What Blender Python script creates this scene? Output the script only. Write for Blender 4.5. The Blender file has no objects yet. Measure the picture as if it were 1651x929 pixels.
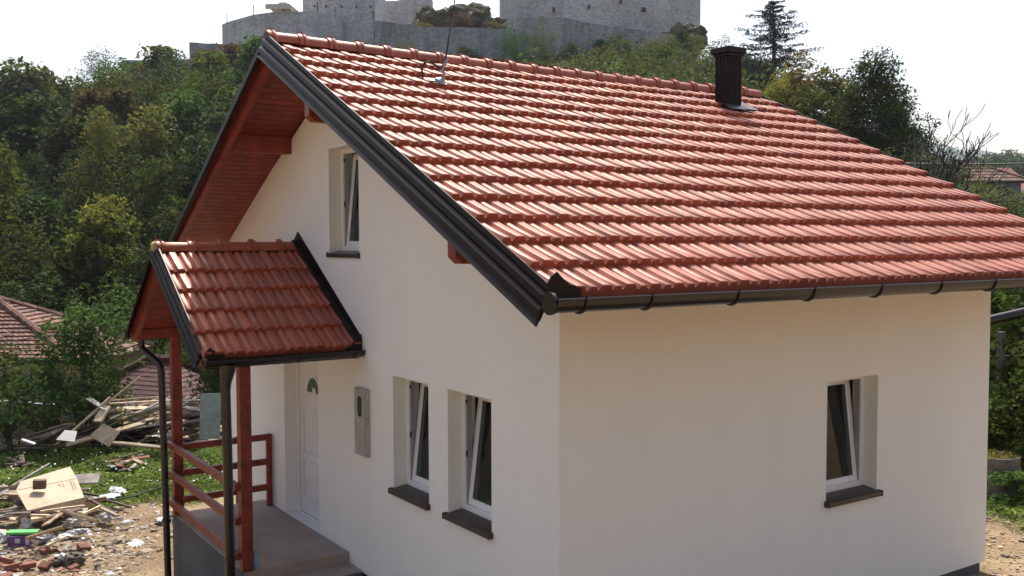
import bpy, bmesh, math, random
import numpy as np
from mathutils import Vector, Matrix
from mathutils.geometry import tessellate_polygon
random.seed(7); rng = np.random.default_rng(7)
S = bpy.context.scene
R_ = math.radians

# ------------------------------------------------------------------ camera
CAM = Vector((-4.557, -6.133, 3.637))
_ya, _pi, _ro = R_(56.151), R_(-2.809), R_(-0.135)
FPX = 1588.04
_F = Vector((math.cos(_ya)*math.cos(_pi), math.sin(_ya)*math.cos(_pi), math.sin(_pi)))
_Rr = Vector((math.sin(_ya), -math.cos(_ya), 0)); _U = _Rr.cross(_F)
_R2 = _Rr*math.cos(_ro)+_U*math.sin(_ro); _U2 = -_Rr*math.sin(_ro)+_U*math.cos(_ro)
cd = bpy.data.cameras.new('camera'); cam = bpy.data.objects.new('camera', cd)
S.collection.objects.link(cam); S.camera = cam
m = Matrix((_R2, _U2, -_F)).transposed().to_4x4(); m.translation = CAM
cam.matrix_world = m
cd.sensor_width = 36; cd.lens = FPX/1651*36; cd.clip_start = .1; cd.clip_end = 6000

# ------------------------------------------------------------------ sky, sun, exposure
SUN_EL = R_(56); SUN_AZ = R_(32)          # azimuth from +Y towards +X
w = bpy.data.worlds.new('World'); S.world = w; w.use_nodes = True
nt = w.node_tree; bg = nt.nodes['Background']
sky = nt.nodes.new('ShaderNodeTexSky'); sky.sky_type = 'NISHITA'; sky.sun_disc = False
sky.sun_elevation = SUN_EL; sky.sun_rotation = SUN_AZ
sky.air_density = 1.0; sky.dust_density = 4.0; sky.ozone_density = 1.0
nt.links.new(sky.outputs[0], bg.inputs[0]); bg.inputs[1].default_value = 0.15
sd = bpy.data.lights.new('sun', 'SUN'); sd.energy = 3.7; sd.angle = R_(.55); sd.color = (1, .95, .87)
so = bpy.data.objects.new('sun', sd); S.collection.objects.link(so)
sdir = Vector((math.sin(SUN_AZ)*math.cos(SUN_EL), math.cos(SUN_AZ)*math.cos(SUN_EL), math.sin(SUN_EL)))
so.rotation_euler = sdir.to_track_quat('Z', 'Y').to_euler(); so.location = (0, 0, 60)
S.view_settings.view_transform = 'Standard'; S.view_settings.look = 'None'
S.view_settings.exposure = 0.55; S.view_settings.gamma = 1
S.cycles.transparent_max_bounces = 8; S.cycles.max_bounces = 6

# ------------------------------------------------------------------ helpers
def link(o): S.collection.objects.link(o); return o
def tag(o, label=None, cat=None, group=None, kind=None):
    if label: o['label'] = label
    if cat: o['category'] = cat
    if group: o['group'] = group
    if kind: o['kind'] = kind
    return o
def empty(name, label, cat, loc=(0, 0, 0), rz=0, group=None):
    o = link(bpy.data.objects.new(name, None)); o.location = loc; o.rotation_euler = (0, 0, rz)
    o.empty_display_size = .2
    return tag(o, label, cat, group)
class MB:
    def __init__(s): s.v = []; s.f = []
    def add(s, vs, fs):
        n = len(s.v); s.v += [tuple(v) for v in vs]; s.f += [tuple(i+n for i in f) for f in fs]; return s
    def box(s, c0, c1, M=None):
        x0, y0, z0 = c0; x1, y1, z1 = c1
        vs = [Vector(p) for p in ((x0,y0,z0),(x1,y0,z0),(x1,y1,z0),(x0,y1,z0),(x0,y0,z1),(x1,y0,z1),(x1,y1,z1),(x0,y1,z1))]
        if M: vs = [M @ v for v in vs]
        return s.add(vs, [(0,3,2,1),(4,5,6,7),(0,1,5,4),(1,2,6,5),(2,3,7,6),(3,0,4,7)])
    def bar(s, a, b, wd, ht, up=(0, 0, 1), end=None):
        a = Vector(a); b = Vector(b); d = (b-a).normalized(); u = Vector(up)
        r = d.cross(u).normalized(); u = r.cross(d).normalized()
        L = (b-a).length
        M = Matrix((r, d, u)).transposed().to_4x4(); M.translation = a
        return s.box((-wd/2, 0, -ht/2), (wd/2, L, ht/2), M)
    def tube(s, pts, r, n=8, cap=True):
        pts = [Vector(p) for p in pts]; rr = r if isinstance(r, (list, tuple)) else [r]*len(pts)
        base = len(s.v); ref = None
        for i, p in enumerate(pts):
            d = (pts[min(i+1, len(pts)-1)]-pts[max(i-1, 0)]).normalized()
            if ref is None: ref = d.orthogonal().normalized()
            ref = (ref-d*ref.dot(d)).normalized(); q = d.cross(ref)
            for k in range(n):
                t = 2*math.pi*k/n; s.v.append(tuple(p+(ref*math.cos(t)+q*math.sin(t))*rr[i]))
        for i in range(len(pts)-1):
            for k in range(n):
                a = base+i*n+k; b = base+i*n+(k+1) % n
                s.f.append((a, b, b+n, a+n))
        if cap:
            s.f.append(tuple(base+k for k in range(n))[::-1]); e = base+(len(pts)-1)*n
            s.f.append(tuple(e+k for k in range(n)))
        return s
    def prism(s, poly, a, b):
        """poly: list of 3D points; extruded from offset a to offset b (vectors)"""
        n = len(poly); a = Vector(a); b = Vector(b)
        vs = [Vector(p)+a for p in poly]+[Vector(p)+b for p in poly]
        return s.add(vs, [tuple(range(n))[::-1], tuple(range(n, 2*n))]+[(i, (i+1) % n, (i+1) % n+n, i+n) for i in range(n)])
    def mesh(s, name, mat, smooth=False):
        me = bpy.data.meshes.new(name); me.from_pydata(s.v, [], s.f)
        bm = bmesh.new(); bm.from_mesh(me); bmesh.ops.recalc_face_normals(bm, faces=bm.faces); bm.to_mesh(me); bm.free()
        if mat: me.materials.append(mat)
        if smooth:
            me.polygons.foreach_set('use_smooth', [True]*len(me.polygons)); me.set_sharp_from_angle(angle=R_(40))
        return me
    def build(s, name, mat, parent=None, smooth=False, bevel=0):
        return mk(name, s.mesh(name, mat, smooth), parent, bevel)
def mk(name, me, parent=None, bevel=0):
    o = link(bpy.data.objects.new(name, me)); o.parent = parent
    if bevel:
        b = o.modifiers.new('bevel', 'BEVEL'); b.width = bevel; b.segments = 2; b.limit_method = 'ANGLE'
    return o
def wall_mesh(name, outer, holes, to3, t0, t1, mat):
    """flat wall with holes; 2D loops; to3(u,v,t) -> 3D with t the depth through the wall"""
    loops = [outer]+holes; flat = [p for l in loops for p in l]
    tris = tessellate_polygon([[Vector((p[0], p[1], 0)) for p in l] for l in loops])
    n = len(flat); vs = [to3(p[0], p[1], t0) for p in flat]+[to3(p[0], p[1], t1) for p in flat]
    fs = [tuple(t) for t in tris]+[tuple(i+n for i in t)[::-1] for t in tris]
    b = 0
    for l in loops:
        k = len(l)
        for i in range(k): fs.append((b+i, b+(i+1) % k, b+(i+1) % k+n, b+i+n))
        b += k
    m_ = MB(); m_.add(vs, fs); return m_.mesh(name, mat)
def at(u, v, d):
    """the point d metres in front of the camera along the sight line through a spot of the survey photograph"""
    return CAM+(_F+_R2*((u-825.5)/FPX)-_U2*((v-464.5)/FPX))*d

# ------------------------------------------------------------------ materials
def newmat(name):
    m_ = bpy.data.materials.new(name); m_.use_nodes = True
    return m_, m_.node_tree.nodes, m_.node_tree.links, m_.node_tree.nodes['Principled BSDF']
def pmat(name, col, rough=.6, noise=.12, scale=6, bump=0, bscale=60, metal=0, spec=.5, rnd=0, coat=0, col2=None, stretch=None, bdist=.01, island=False, detail=5):
    m_, N, L, P = newmat(name)
    tc = N.new('ShaderNodeTexCoord'); src = tc.outputs['Object']
    if stretch:
        mp = N.new('ShaderNodeMapping'); mp.inputs['Scale'].default_value = stretch; L.new(src, mp.inputs[0]); src = mp.outputs[0]
    oi = N.new('ShaderNodeObjectInfo')
    n1 = N.new('ShaderNodeTexNoise'); n1.noise_dimensions = '4D'; n1.inputs['Scale'].default_value = scale; n1.inputs['Detail'].default_value = detail; n1.inputs['Roughness'].default_value = .65
    L.new(src, n1.inputs['Vector'])
    mw = N.new('ShaderNodeMath'); mw.operation = 'MULTIPLY'; mw.inputs[1].default_value = 37; L.new(oi.outputs['Random'], mw.inputs[0]); L.new(mw.outputs[0], n1.inputs['W'])
    cr = N.new('ShaderNodeValToRGB'); c = Vector(col); c2 = Vector(col2) if col2 else c*(1-noise*2)
    lo = c2; hi = c*(1+noise)
    cr.color_ramp.elements[0].position = .35; cr.color_ramp.elements[1].position = .65
    cr.color_ramp.elements[0].color = (*lo, 1); cr.color_ramp.elements[1].color = (*[min(1, x) for x in hi], 1)
    L.new(n1.outputs['Fac'], cr.inputs[0]); out = cr.outputs[0]
    if rnd:
        hs = N.new('ShaderNodeHueSaturation'); mr = N.new('ShaderNodeMapRange')
        mr.inputs['To Min'].default_value = 1-rnd; mr.inputs['To Max'].default_value = 1+rnd
        if island:
            g = N.new('ShaderNodeNewGeometry'); ad = N.new('ShaderNodeMath'); ad.operation = 'ADD'; fr = N.new('ShaderNodeMath'); fr.operation = 'FRACT'
            L.new(g.outputs['Random Per Island'], ad.inputs[0]); L.new(oi.outputs['Random'], ad.inputs[1]); L.new(ad.outputs[0], fr.inputs[0]); L.new(fr.outputs[0], mr.inputs[0])
        else: L.new(oi.outputs['Random'], mr.inputs[0])
        L.new(mr.outputs[0], hs.inputs['Value']); L.new(out, hs.inputs['Color']); out = hs.outputs[0]
    L.new(out, P.inputs['Base Color'])
    P.inputs['Roughness'].default_value = rough; P.inputs['Metallic'].default_value = metal
    P.inputs['Specular IOR Level'].default_value = spec; P.inputs['Coat Weight'].default_value = coat
    if bump:
        n2 = N.new('ShaderNodeTexNoise'); n2.inputs['Scale'].default_value = bscale; n2.inputs['Detail'].default_value = 4; L.new(src, n2.inputs['Vector'])
        b = N.new('ShaderNodeBump'); b.inputs['Strength'].default_value = bump; b.inputs['Distance'].default_value = bdist
        L.new(n2.outputs['Fac'], b.inputs['Height']); L.new(b.outputs[0], P.inputs['Normal'])
    return m_
def foliage(name, c_lo, c_hi, trans=.35):
    m_, N, L, P = newmat(name)
    g = N.new('ShaderNodeNewGeometry'); oi = N.new('ShaderNodeObjectInfo'); cr = N.new('ShaderNodeValToRGB')
    cr.color_ramp.elements[0].color = (*c_lo, 1); cr.color_ramp.elements[1].color = (*c_hi, 1)
    tc = N.new('ShaderNodeTexCoord'); nz = N.new('ShaderNodeTexNoise'); nz.inputs['Scale'].default_value = .9; nz.inputs['Detail'].default_value = 2
    L.new(tc.outputs['Object'], nz.inputs[0])
    mx = N.new('ShaderNodeMath'); mx.operation = 'MULTIPLY_ADD'; mx.inputs[1].default_value = .55
    L.new(g.outputs['Random Per Island'], mx.inputs[0])
    m2 = N.new('ShaderNodeMath'); m2.operation = 'MULTIPLY_ADD'; m2.inputs[1].default_value = 1.4; m2.inputs[2].default_value = -.5
    L.new(nz.outputs['Fac'], m2.inputs[0]); L.new(m2.outputs[0], mx.inputs[2]); L.new(mx.outputs[0], cr.inputs[0])
    hs = N.new('ShaderNodeHueSaturation'); mr = N.new('ShaderNodeMapRange'); mr.inputs['To Min'].default_value = .75; mr.inputs['To Max'].default_value = 1.25
    mh = N.new('ShaderNodeMapRange'); mh.inputs['To Min'].default_value = .475; mh.inputs['To Max'].default_value = .525
    L.new(oi.outputs['Random'], mr.inputs[0]); L.new(mr.outputs[0], hs.inputs['Value']); L.new(cr.outputs[0], hs.inputs['Color'])
    fr = N.new('ShaderNodeMath'); fr.operation = 'FRACT'; m7 = N.new('ShaderNodeMath'); m7.operation = 'MULTIPLY'; m7.inputs[1].default_value = 7.3
    L.new(oi.outputs['Random'], m7.inputs[0]); L.new(m7.outputs[0], fr.inputs[0]); L.new(fr.outputs[0], mh.inputs[0]); L.new(mh.outputs[0], hs.inputs['Hue'])
    L.new(hs.outputs[0], P.inputs['Base Color']); P.inputs['Roughness'].default_value = .75; P.inputs['Specular IOR Level'].default_value = .12
    tr = N.new('ShaderNodeBsdfTranslucent'); L.new(hs.outputs[0], tr.inputs[0]); ms = N.new('ShaderNodeMixShader'); ms.inputs[0].default_value = trans
    L.new(P.outputs[0], ms.inputs[1]); L.new(tr.outputs[0], ms.inputs[2]); L.new(ms.outputs[0], N['Material Output'].inputs[0])
    return m_
M = {}
def tile_mat(name, col, col2, rough):
    m_ = pmat(name, col, rough, col2=col2, noise=.08, scale=3.5, bump=.12, bscale=140, spec=.85, rnd=.15, island=True, bdist=.004, coat=.1)
    P_ = m_.node_tree.nodes['Principled BSDF']; P_.inputs['Coat Roughness'].default_value = .55; P_.inputs['Specular Tint'].default_value = (1, .80, .66, 1)
    return m_
M['tile'] = tile_mat('glazed_clay', (.365, .084, .038), (.28, .060, .028), .54)
M['oldtile'] = pmat('old_clay', (.225, .105, .068), .85, col2=(.12, .068, .05), scale=1.5, rnd=.35, island=True)
M['redtile'] = pmat('old_red_clay', (.12, .04, .038), .75, col2=(.08, .03, .028), scale=2, rnd=.15, island=True)
M['metal'] = pmat('brown_sheet_metal', (.013, .008, .0065), .45, noise=.15, scale=3, spec=.2, bump=.04, bscale=8)
M['gutter'] = pmat('brown_gutter', (.012, .007, .007), .25, noise=.1, scale=4, spec=.6)
M['redwood'] = pmat('stained_red_wood', (.28, .040, .018), .42, col2=(.15, .022, .012), scale=5, stretch=(1, 6, 6), bump=.1, bscale=40, spec=.45)
M['redwood_y'] = pmat('stained_red_timber', (.26, .037, .017), .45, col2=(.13, .019, .011), scale=7, bump=.1, bscale=30, spec=.45, rnd=.1)
M['upvc'] = pmat('white_plastic', (.78, .78, .76), .28, noise=.02, scale=3)
M['upvcgrey'] = pmat('grey_rebate', (.30, .30, .31), .4, noise=.05)
M['door'] = pmat('white_door_skin', (.72, .71, .71), .35, noise=.03, scale=3)
M['sill'] = pmat('dark_sill', (.035, .022, .019), .35, noise=.25, scale=20, spec=.6)
M['concrete'] = pmat('porch_screed', (.35, .28, .23), .8, col2=(.26, .21, .175), scale=1.8, bump=.25, bscale=70)
M['greyplaster'] = pmat('grey_plinth_render', (.10, .10, .105), .9, col2=(.065, .066, .07), scale=1.2, bump=.35, bscale=120)
M['room'] = pmat('room_paint', (.42, .37, .32), .9, noise=.05)
M['blackmetal'] = pmat('black_wire', (.02, .02, .02), .5)
M['steel'] = pmat('zinc_sheet', (.55, .57, .6), .3, metal=.8, noise=.1)
M['zinc'] = pmat('dull_zinc', (.36, .38, .41), .45, metal=.3, noise=.15)
M['copperwire'] = pmat('rusty_wire', (.06, .025, .02), .5)
M['mbox'] = pmat('grey_green_box', (.40, .41, .385), .4, metal=.25, noise=.12, scale=5, spec=.6)
M['bark'] = pmat('bark', (.09, .07, .055), .9, noise=.3, scale=9, bump=.5, bscale=30)
M['deadbark'] = pmat('grey_bark', (.035, .03, .027), .9, noise=.25, scale=9)
def plank(name, c, c2): M[name] = pmat(name, c, .8, col2=c2, scale=6, stretch=(1, 1, 1), rnd=.35, bump=.2, bscale=30)
plank('oldwood', (.40, .30, .19), (.22, .165, .115)); plank('greywood', (.34, .30, .26), (.17, .15, .13)); plank('palewood', (.62, .48, .31), (.42, .31, .2)); plank('darkwood', (.11, .06, .045), (.06, .04, .03))
M['cardboard'] = pmat('cardboard', (.47, .37, .25), .8, col2=(.39, .30, .20), scale=3, bump=.1, bscale=20)
M['print'] = pmat('faded_print', (.24, .17, .11), .85)
M['green'] = pmat('green_card', (.10, .50, .09), .4, noise=.1); M['purple'] = pmat('purple_card', (.12, .04, .20), .5, noise=.15)
M['whitestuff'] = pmat('white_sheet', (.62, .62, .60), .55, col2=(.33, .33, .32), scale=9, bump=.6, bscale=9, rnd=.12)
M['foam'] = pmat('white_board', (.8, .8, .76), .6, noise=.04)
M['brick'] = pmat('brick_clay', (.24, .085, .055), .85, col2=(.15, .06, .042), scale=8, rnd=.25, bump=.3, bscale=50)
M['pebble'] = pmat('rubble_bits', (.36, .28, .19), .9, col2=(.20, .15, .10), scale=.9, rnd=.45, island=True)
M['oldwall'] = pmat('ochre_plaster', (.40, .34, .20), .9, col2=(.27, .23, .15), scale=.9, bump=.3, bscale=20)
M['greywall'] = pmat('grey_plaster', (.27, .26, .25), .9, col2=(.17, .165, .16), scale=.6)
M['concpipe'] = pmat('weathered_concrete', (.19, .17, .145), .95, col2=(.09, .08, .065), scale=4, bump=.5, bscale=25)
M['olddoor'] = pmat('grey_green_paint', (.22, .27, .255), .6, noise=.15, scale=6)
M['whiteboard'] = pmat('dirty_white_board', (.55, .53, .47), .7, noise=.08)
M['parasol'] = pmat('cream_canvas', (.68, .60, .46), .9, noise=.05)
M['bottle'] = pmat('blue_plastic', (.20, .34, .45), .1, noise=.1)

# plaster: bright warm white with fine float texture and faint weathering
def plaster():
    m_, N, L, P = newmat('white_plaster')
    tc = N.new('ShaderNodeTexCoord'); n1 = N.new('ShaderNodeTexNoise'); n1.inputs['Scale'].default_value = .7; n1.inputs['Detail'].default_value = 6; n1.inputs['Roughness'].default_value = .6
    mp = N.new('ShaderNodeMapping'); mp.inputs['Scale'].default_value = (2.2, 2.2, .5)
    L.new(tc.outputs['Object'], mp.inputs[0]); L.new(mp.outputs[0], n1.inputs[0])
    cr = N.new('ShaderNodeValToRGB'); cr.color_ramp.elements[0].position = .3; cr.color_ramp.elements[1].position = .7
    cr.color_ramp.elements[0].color = (.80, .80, .745, 1); cr.color_ramp.elements[1].color = (.84, .84, .79, 1)
    L.new(n1.outputs['Fac'], cr.inputs[0]); L.new(cr.outputs[0], P.inputs['Base Color']); P.inputs['Roughness'].default_value = .9; P.inputs['Specular IOR Level'].default_value = .25
    n2 = N.new('ShaderNodeTexNoise'); n2.inputs['Scale'].default_value = 110; n2.inputs['Detail'].default_value = 3; L.new(tc.outputs['Object'], n2.inputs[0])
    n3 = N.new('ShaderNodeTexNoise'); n3.inputs['Scale'].default_value = 3.5; L.new(tc.outputs['Object'], n3.inputs[0])
    a = N.new('ShaderNodeMath'); a.operation = 'MULTIPLY_ADD'; a.inputs[1].default_value = 3.0; L.new(n3.outputs['Fac'], a.inputs[0]); L.new(n2.outputs['Fac'], a.inputs[2])
    b = N.new('ShaderNodeBump'); b.inputs['Strength'].default_value = .35; b.inputs['Distance'].default_value = .006
    L.new(a.outputs[0], b.inputs['Height']); L.new(b.outputs[0], P.inputs['Normal'])
    return m_
M['plaster'] = plaster()
def glass():
    m_, N, L, P = newmat('window_glass'); N.remove(P)
    gl = N.new('ShaderNodeBsdfGlossy'); gl.inputs['Roughness'].default_value = .02; gl.inputs[0].default_value = (.9, .95, .95, 1)
    tr = N.new('ShaderNodeBsdfTransparent'); tr.inputs[0].default_value = (.62, .66, .64, 1)
    fr = N.new('ShaderNodeFresnel'); fr.inputs[0].default_value = 1.6; ms = N.new('ShaderNodeMixShader')
    L.new(fr.outputs[0], ms.inputs[0]); L.new(tr.outputs[0], ms.inputs[1]); L.new(gl.outputs[0], ms.inputs[2]); L.new(ms.outputs[0], N['Material Output'].inputs[0])
    return m_
M['glass'] = glass()
def stone(name, c, c2, scale, streak=.5):
    m_, N, L, P = newmat(name)
    tc = N.new('ShaderNodeTexCoord'); mp = N.new('ShaderNodeMapping'); mp.inputs['Scale'].default_value = (1, 1, 1.9)
    L.new(tc.outputs['Object'], mp.inputs[0])
    vo = N.new('ShaderNodeTexVoronoi'); vo.inputs['Scale'].default_value = scale; vo.inputs['Randomness'].default_value = .85; L.new(mp.outputs[0], vo.inputs[0])
    nz = N.new('ShaderNodeTexNoise'); nz.inputs['Scale'].default_value = .16; nz.inputs['Detail'].default_value = 9; nz.inputs['Roughness'].default_value = .72; L.new(mp.outputs[0], nz.inputs[0])
    m2 = N.new('ShaderNodeMapping'); m2.inputs['Scale'].default_value = (1, 1, .12); L.new(tc.outputs['Object'], m2.inputs[0])
    n2 = N.new('ShaderNodeTexNoise'); n2.inputs['Scale'].default_value = .7; n2.inputs['Detail'].default_value = 6; n2.inputs['Roughness'].default_value = .7; L.new(m2.outputs[0], n2.inputs[0])
    av = N.new('ShaderNodeMath'); av.operation = 'MULTIPLY_ADD'; av.inputs[1].default_value = streak; L.new(n2.outputs['Fac'], av.inputs[0])
    sc_ = N.new('ShaderNodeMath'); sc_.operation = 'MULTIPLY'; sc_.inputs[1].default_value = 1-streak; L.new(nz.outputs['Fac'], sc_.inputs[0]); L.new(sc_.outputs[0], av.inputs[2])
    cr = N.new('ShaderNodeValToRGB'); cr.color_ramp.elements[0].position = .38; cr.color_ramp.elements[1].position = .60
    cr.color_ramp.elements[0].color = (*c2, 1); cr.color_ramp.elements[1].color = (*c, 1); L.new(av.outputs[0], cr.inputs[0])
    hs = N.new('ShaderNodeHueSaturation'); sp = N.new('ShaderNodeSeparateColor'); L.new(vo.outputs['Color'], sp.inputs[0])
    mr = N.new('ShaderNodeMapRange'); mr.inputs['To Min'].default_value = .78; mr.inputs['To Max'].default_value = 1.2; L.new(sp.outputs[0], mr.inputs[0])
    L.new(mr.outputs[0], hs.inputs['Value']); L.new(cr.outputs[0], hs.inputs['Color']); L.new(hs.outputs[0], P.inputs['Base Color'])
    b = N.new('ShaderNodeBump'); b.inputs['Strength'].default_value = .5; b.inputs['Distance'].default_value = .06; L.new(vo.outputs['Distance'], b.inputs['Height']); L.new(b.outputs[0], P.inputs['Normal'])
    P.inputs['Roughness'].default_value = .95; P.inputs['Specular IOR Level'].default_value = .1
    return m_
M['stone'] = stone('fortress_stone', (.52, .50, .465), (.35, .335, .315), 3.4)
M['darkstone'] = stone('dark_terrace_stone', (.40, .385, .36), (.18, .178, .17), 3.2, .65)
M['litstone'] = stone('sunlit_fortress_stone', (.62, .60, .56), (.50, .49, .46), 3.2)  # lighter copy of the fortress stone, sunlight put into its colour
M['rock'] = stone('brown_rock', (.17, .135, .085), (.05, .048, .032), 1.2, .3)
def ground():
    m_, N, L, P = newmat('ground_soil')
    tc = N.new('ShaderNodeTexCoord'); n1 = N.new('ShaderNodeTexNoise'); n1.inputs['Scale'].default_value = .55; n1.inputs['Detail'].default_value = 9; n1.inputs['Roughness'].default_value = .62; L.new(tc.outputs['Object'], n1.inputs[0])
    cr = N.new('ShaderNodeValToRGB'); e = cr.color_ramp.elements; e[0].position = .33; e[0].color = (.20, .14, .078, 1); e[1].position = .68; e[1].color = (.42, .32, .195, 1)
    e2 = e.new(.5); e2.color = (.245, .175, .105, 1); L.new(n1.outputs['Fac'], cr.inputs[0])
    n2 = N.new('ShaderNodeTexNoise'); n2.inputs['Scale'].default_value = 22; n2.inputs['Detail'].default_value = 5; L.new(tc.outputs['Object'], n2.inputs[0])
    m1 = N.new('ShaderNodeMix'); m1.data_type = 'RGBA'; m1.blend_type = 'OVERLAY'; m1.inputs[0].default_value = .6; L.new(cr.outputs[0], m1.inputs[6]); L.new(n2.outputs['Fac'], m1.inputs[7])
    at_ = N.new('ShaderNodeAttribute'); at_.attribute_name = 'green'
    mx = N.new('ShaderNodeMix'); mx.data_type = 'RGBA'; L.new(at_.outputs['Fac'], mx.inputs[0]); L.new(m1.outputs[2], mx.inputs[6])
    c2 = N.new('ShaderNodeValToRGB'); c2.color_ramp.elements[0].color = (.028, .032, .012, 1); c2.color_ramp.elements[1].color = (.075, .09, .03, 1); L.new(n1.outputs['Fac'], c2.inputs[0]); L.new(c2.outputs[0], mx.inputs[7])
    L.new(mx.outputs[2], P.inputs['Base Color']); P.inputs['Roughness'].default_value = .95; P.inputs['Specular IOR Level'].default_value = .1
    b = N.new('ShaderNodeBump'); b.inputs['Strength'].default_value = .7; b.inputs['Distance'].default_value = .05; L.new(n2.outputs['Fac'], b.inputs['Height']); L.new(b.outputs[0], P.inputs['Normal'])
    return m_
M['ground'] = ground()

# ------------------------------------------------------------------ terrain
UC = np.array([-500, 0, 200, 400, 700, 1000, 1200, 1450, 1650, 2100.])
DR = np.array([14, 24, 28, 36, 46, 60, 80, 100, 112, 140, 300, 1000, 3000.])
HT = np.array([
 [-.95,-.95,-.95,-.95,-.9,-.5,-.2,-.12,-.1,-.1],
 [-1.3,-1.3,-1.3,-1.25,-1.1,-.5,.1,.5,.6,.5],
 [-1.7,-1.7,-1.7,-1.5,-1.2,0,.8,1.2,1.3,1],
 [-2.4,-2.2,-2,-1.8,-.5,1.5,2.6,2.8,2.6,2],
 [-1.5,-1.2,-1,0,2,5,6,5,4,3],
 [3,3.5,4,5.5,8,10.5,10,7.2,5,4],
 [8.5,9.5,11,13,14.5,16,14,9,6.2,5],
 [9.5,11.2,14.8,17.8,19.5,21.5,18,12,8,6],
 [10,12.2,16.8,20.8,23.8,25,21.5,13.5,9,6],
 [10.5,12.5,17.5,22,26,27,23,13,9,6],
 [8,9,13,14,14,14,11,9,7,5],
 [5,5,5,5,5,5,8,8,8,5],
 [5,5,5,5,5,5,5,5,5,5.]])
def sstep(a, b, x): t = np.clip((x-a)/(b-a), 0, 1); return t*t*(3-2*t)
def hgt(x, y):
    x = np.asarray(x, float); y = np.asarray(y, float)
    dx = x-CAM.x; dy = y-CAM.y; r = np.hypot(dx, dy)+1e-6
    fwd = dx*math.cos(_ya)+dy*math.sin(_ya); rt = dx*math.sin(_ya)-dy*math.cos(_ya)
    u = 825.5+FPX*np.where(fwd > .25*r, rt/np.maximum(fwd, .25*r), np.sign(rt)*4)
    u = np.clip(u, UC[0], UC[-1])
    ui = np.clip(np.searchsorted(UC, u)-1, 0, len(UC)-2); ut = (u-UC[ui])/(UC[ui+1]-UC[ui])
    d = np.clip(r, DR[0], DR[-1]); di = np.clip(np.searchsorted(DR, d)-1, 0, len(DR)-2); dt = (d-DR[di])/(DR[di+1]-DR[di])
    dt = dt*dt*(3-2*dt)*.4+dt*.6
    h = (HT[di, ui]*(1-ut)+HT[di, ui+1]*ut)*(1-dt)+(HT[di+1, ui]*(1-ut)+HT[di+1, ui+1]*ut)*dt
    near = -.12-.83*sstep(3.2, 6.2, y)
    near = np.where(x > 6.6, -.12-.2*sstep(4, 10, y), near)
    k = sstep(14, 20, r); h = near*(1-k)+h*k
    back = fwd < .25*r
    h = np.where(back & (r > 14), near+24*sstep(22, 95, r)*sstep(.25, -.1, fwd/r), h)  # unseen rise behind the camera, added to darken trim reflections and wall light
    rough = .05*np.sin(x*1.7+np.sin(y*1.3))*np.sin(y*1.9+np.cos(x*.7))*sstep(1, 3, np.hypot(x-3, y-4)-4)
    rough = rough+sstep(45, 80, r)*(.5*np.sin(x*.31+1)*np.sin(y*.27))
    return h+rough
def build_ground():
    na = 360; rad = np.concatenate([np.linspace(.5, 40, 110), np.geomspace(40.6, 3200, 90)])
    an = np.linspace(0, 2*np.pi, na, endpoint=False)
    Rr, A = np.meshgrid(rad, an, indexing='ij'); X = CAM.x+Rr*np.cos(A); Y = CAM.y+Rr*np.sin(A); Z = hgt(X, Y)
    vs = np.stack([X, Y, Z], -1).reshape(-1, 3)
    fs = [(i*na+j, i*na+(j+1) % na, (i+1)*na+(j+1) % na, (i+1)*na+j) for i in range(len(rad)-1) for j in range(na)]
    c = len(vs); vs = np.vstack([vs, [[CAM.x, CAM.y, hgt(CAM.x, CAM.y)]]]); fs += [(c, (j+1) % na, j) for j in range(na)]
    me = bpy.data.meshes.new('ground'); me.from_pydata(vs.tolist(), [], [f[::-1] for f in fs]); me.materials.append(M['ground'])
    bm = bmesh.new(); bm.from_mesh(me); bmesh.ops.recalc_face_normals(bm, faces=bm.faces); bm.to_mesh(me); bm.free()
    if me.polygons[5].normal.z < 0: me.flip_normals()
    x = vs[:, 0]; y = vs[:, 1]; g = greenness(x, y)
    at_ = me.attributes.new('green', 'FLOAT', 'POINT'); at_.data.foreach_set('value', g.astype(np.float32))
    me.polygons.foreach_set('use_smooth', [True]*len(me.polygons))
    tag(mk('ground', me), 'bare trodden soil round the house turning to weeds and scrub uphill', kind='structure')
def greenness(x, y):
    dx = x-CAM.x; dy = y-CAM.y; r = np.hypot(dx, dy); fwd = dx*math.cos(_ya)+dy*math.sin(_ya); rt = dx*math.sin(_ya)-dy*math.cos(_ya)
    u = 825.5+FPX*rt/np.maximum(fwd, .5)
    edge = 17.1+.35*np.sin(u*.035)+.25*np.sin(u*.011+2)+np.where(u > 170, (u-170)*.008, 0)
    left = sstep(edge-.5, edge+.5, fwd)
    right = sstep(12.4, 13.4, fwd+.3*np.sin(u*.05))
    return np.where(u < 900, left, right)*np.where(fwd < 1, 0, 1)
build_ground()

# ------------------------------------------------------------------ the house
TA = math.tan(R_(25.284)); YR = 4.036; ZT = 5.7465; L_ = 5.984; W_ = 8.073; XA = -.86; XB = 6.70
def T(y): return ZT-TA*abs(y-YR)
house = empty('house', 'small new white plastered house with red tiled gable roof and red timber porch', 'house')
G = .3795; TX = XA+.022; TW = (XB-TX)/35
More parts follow.
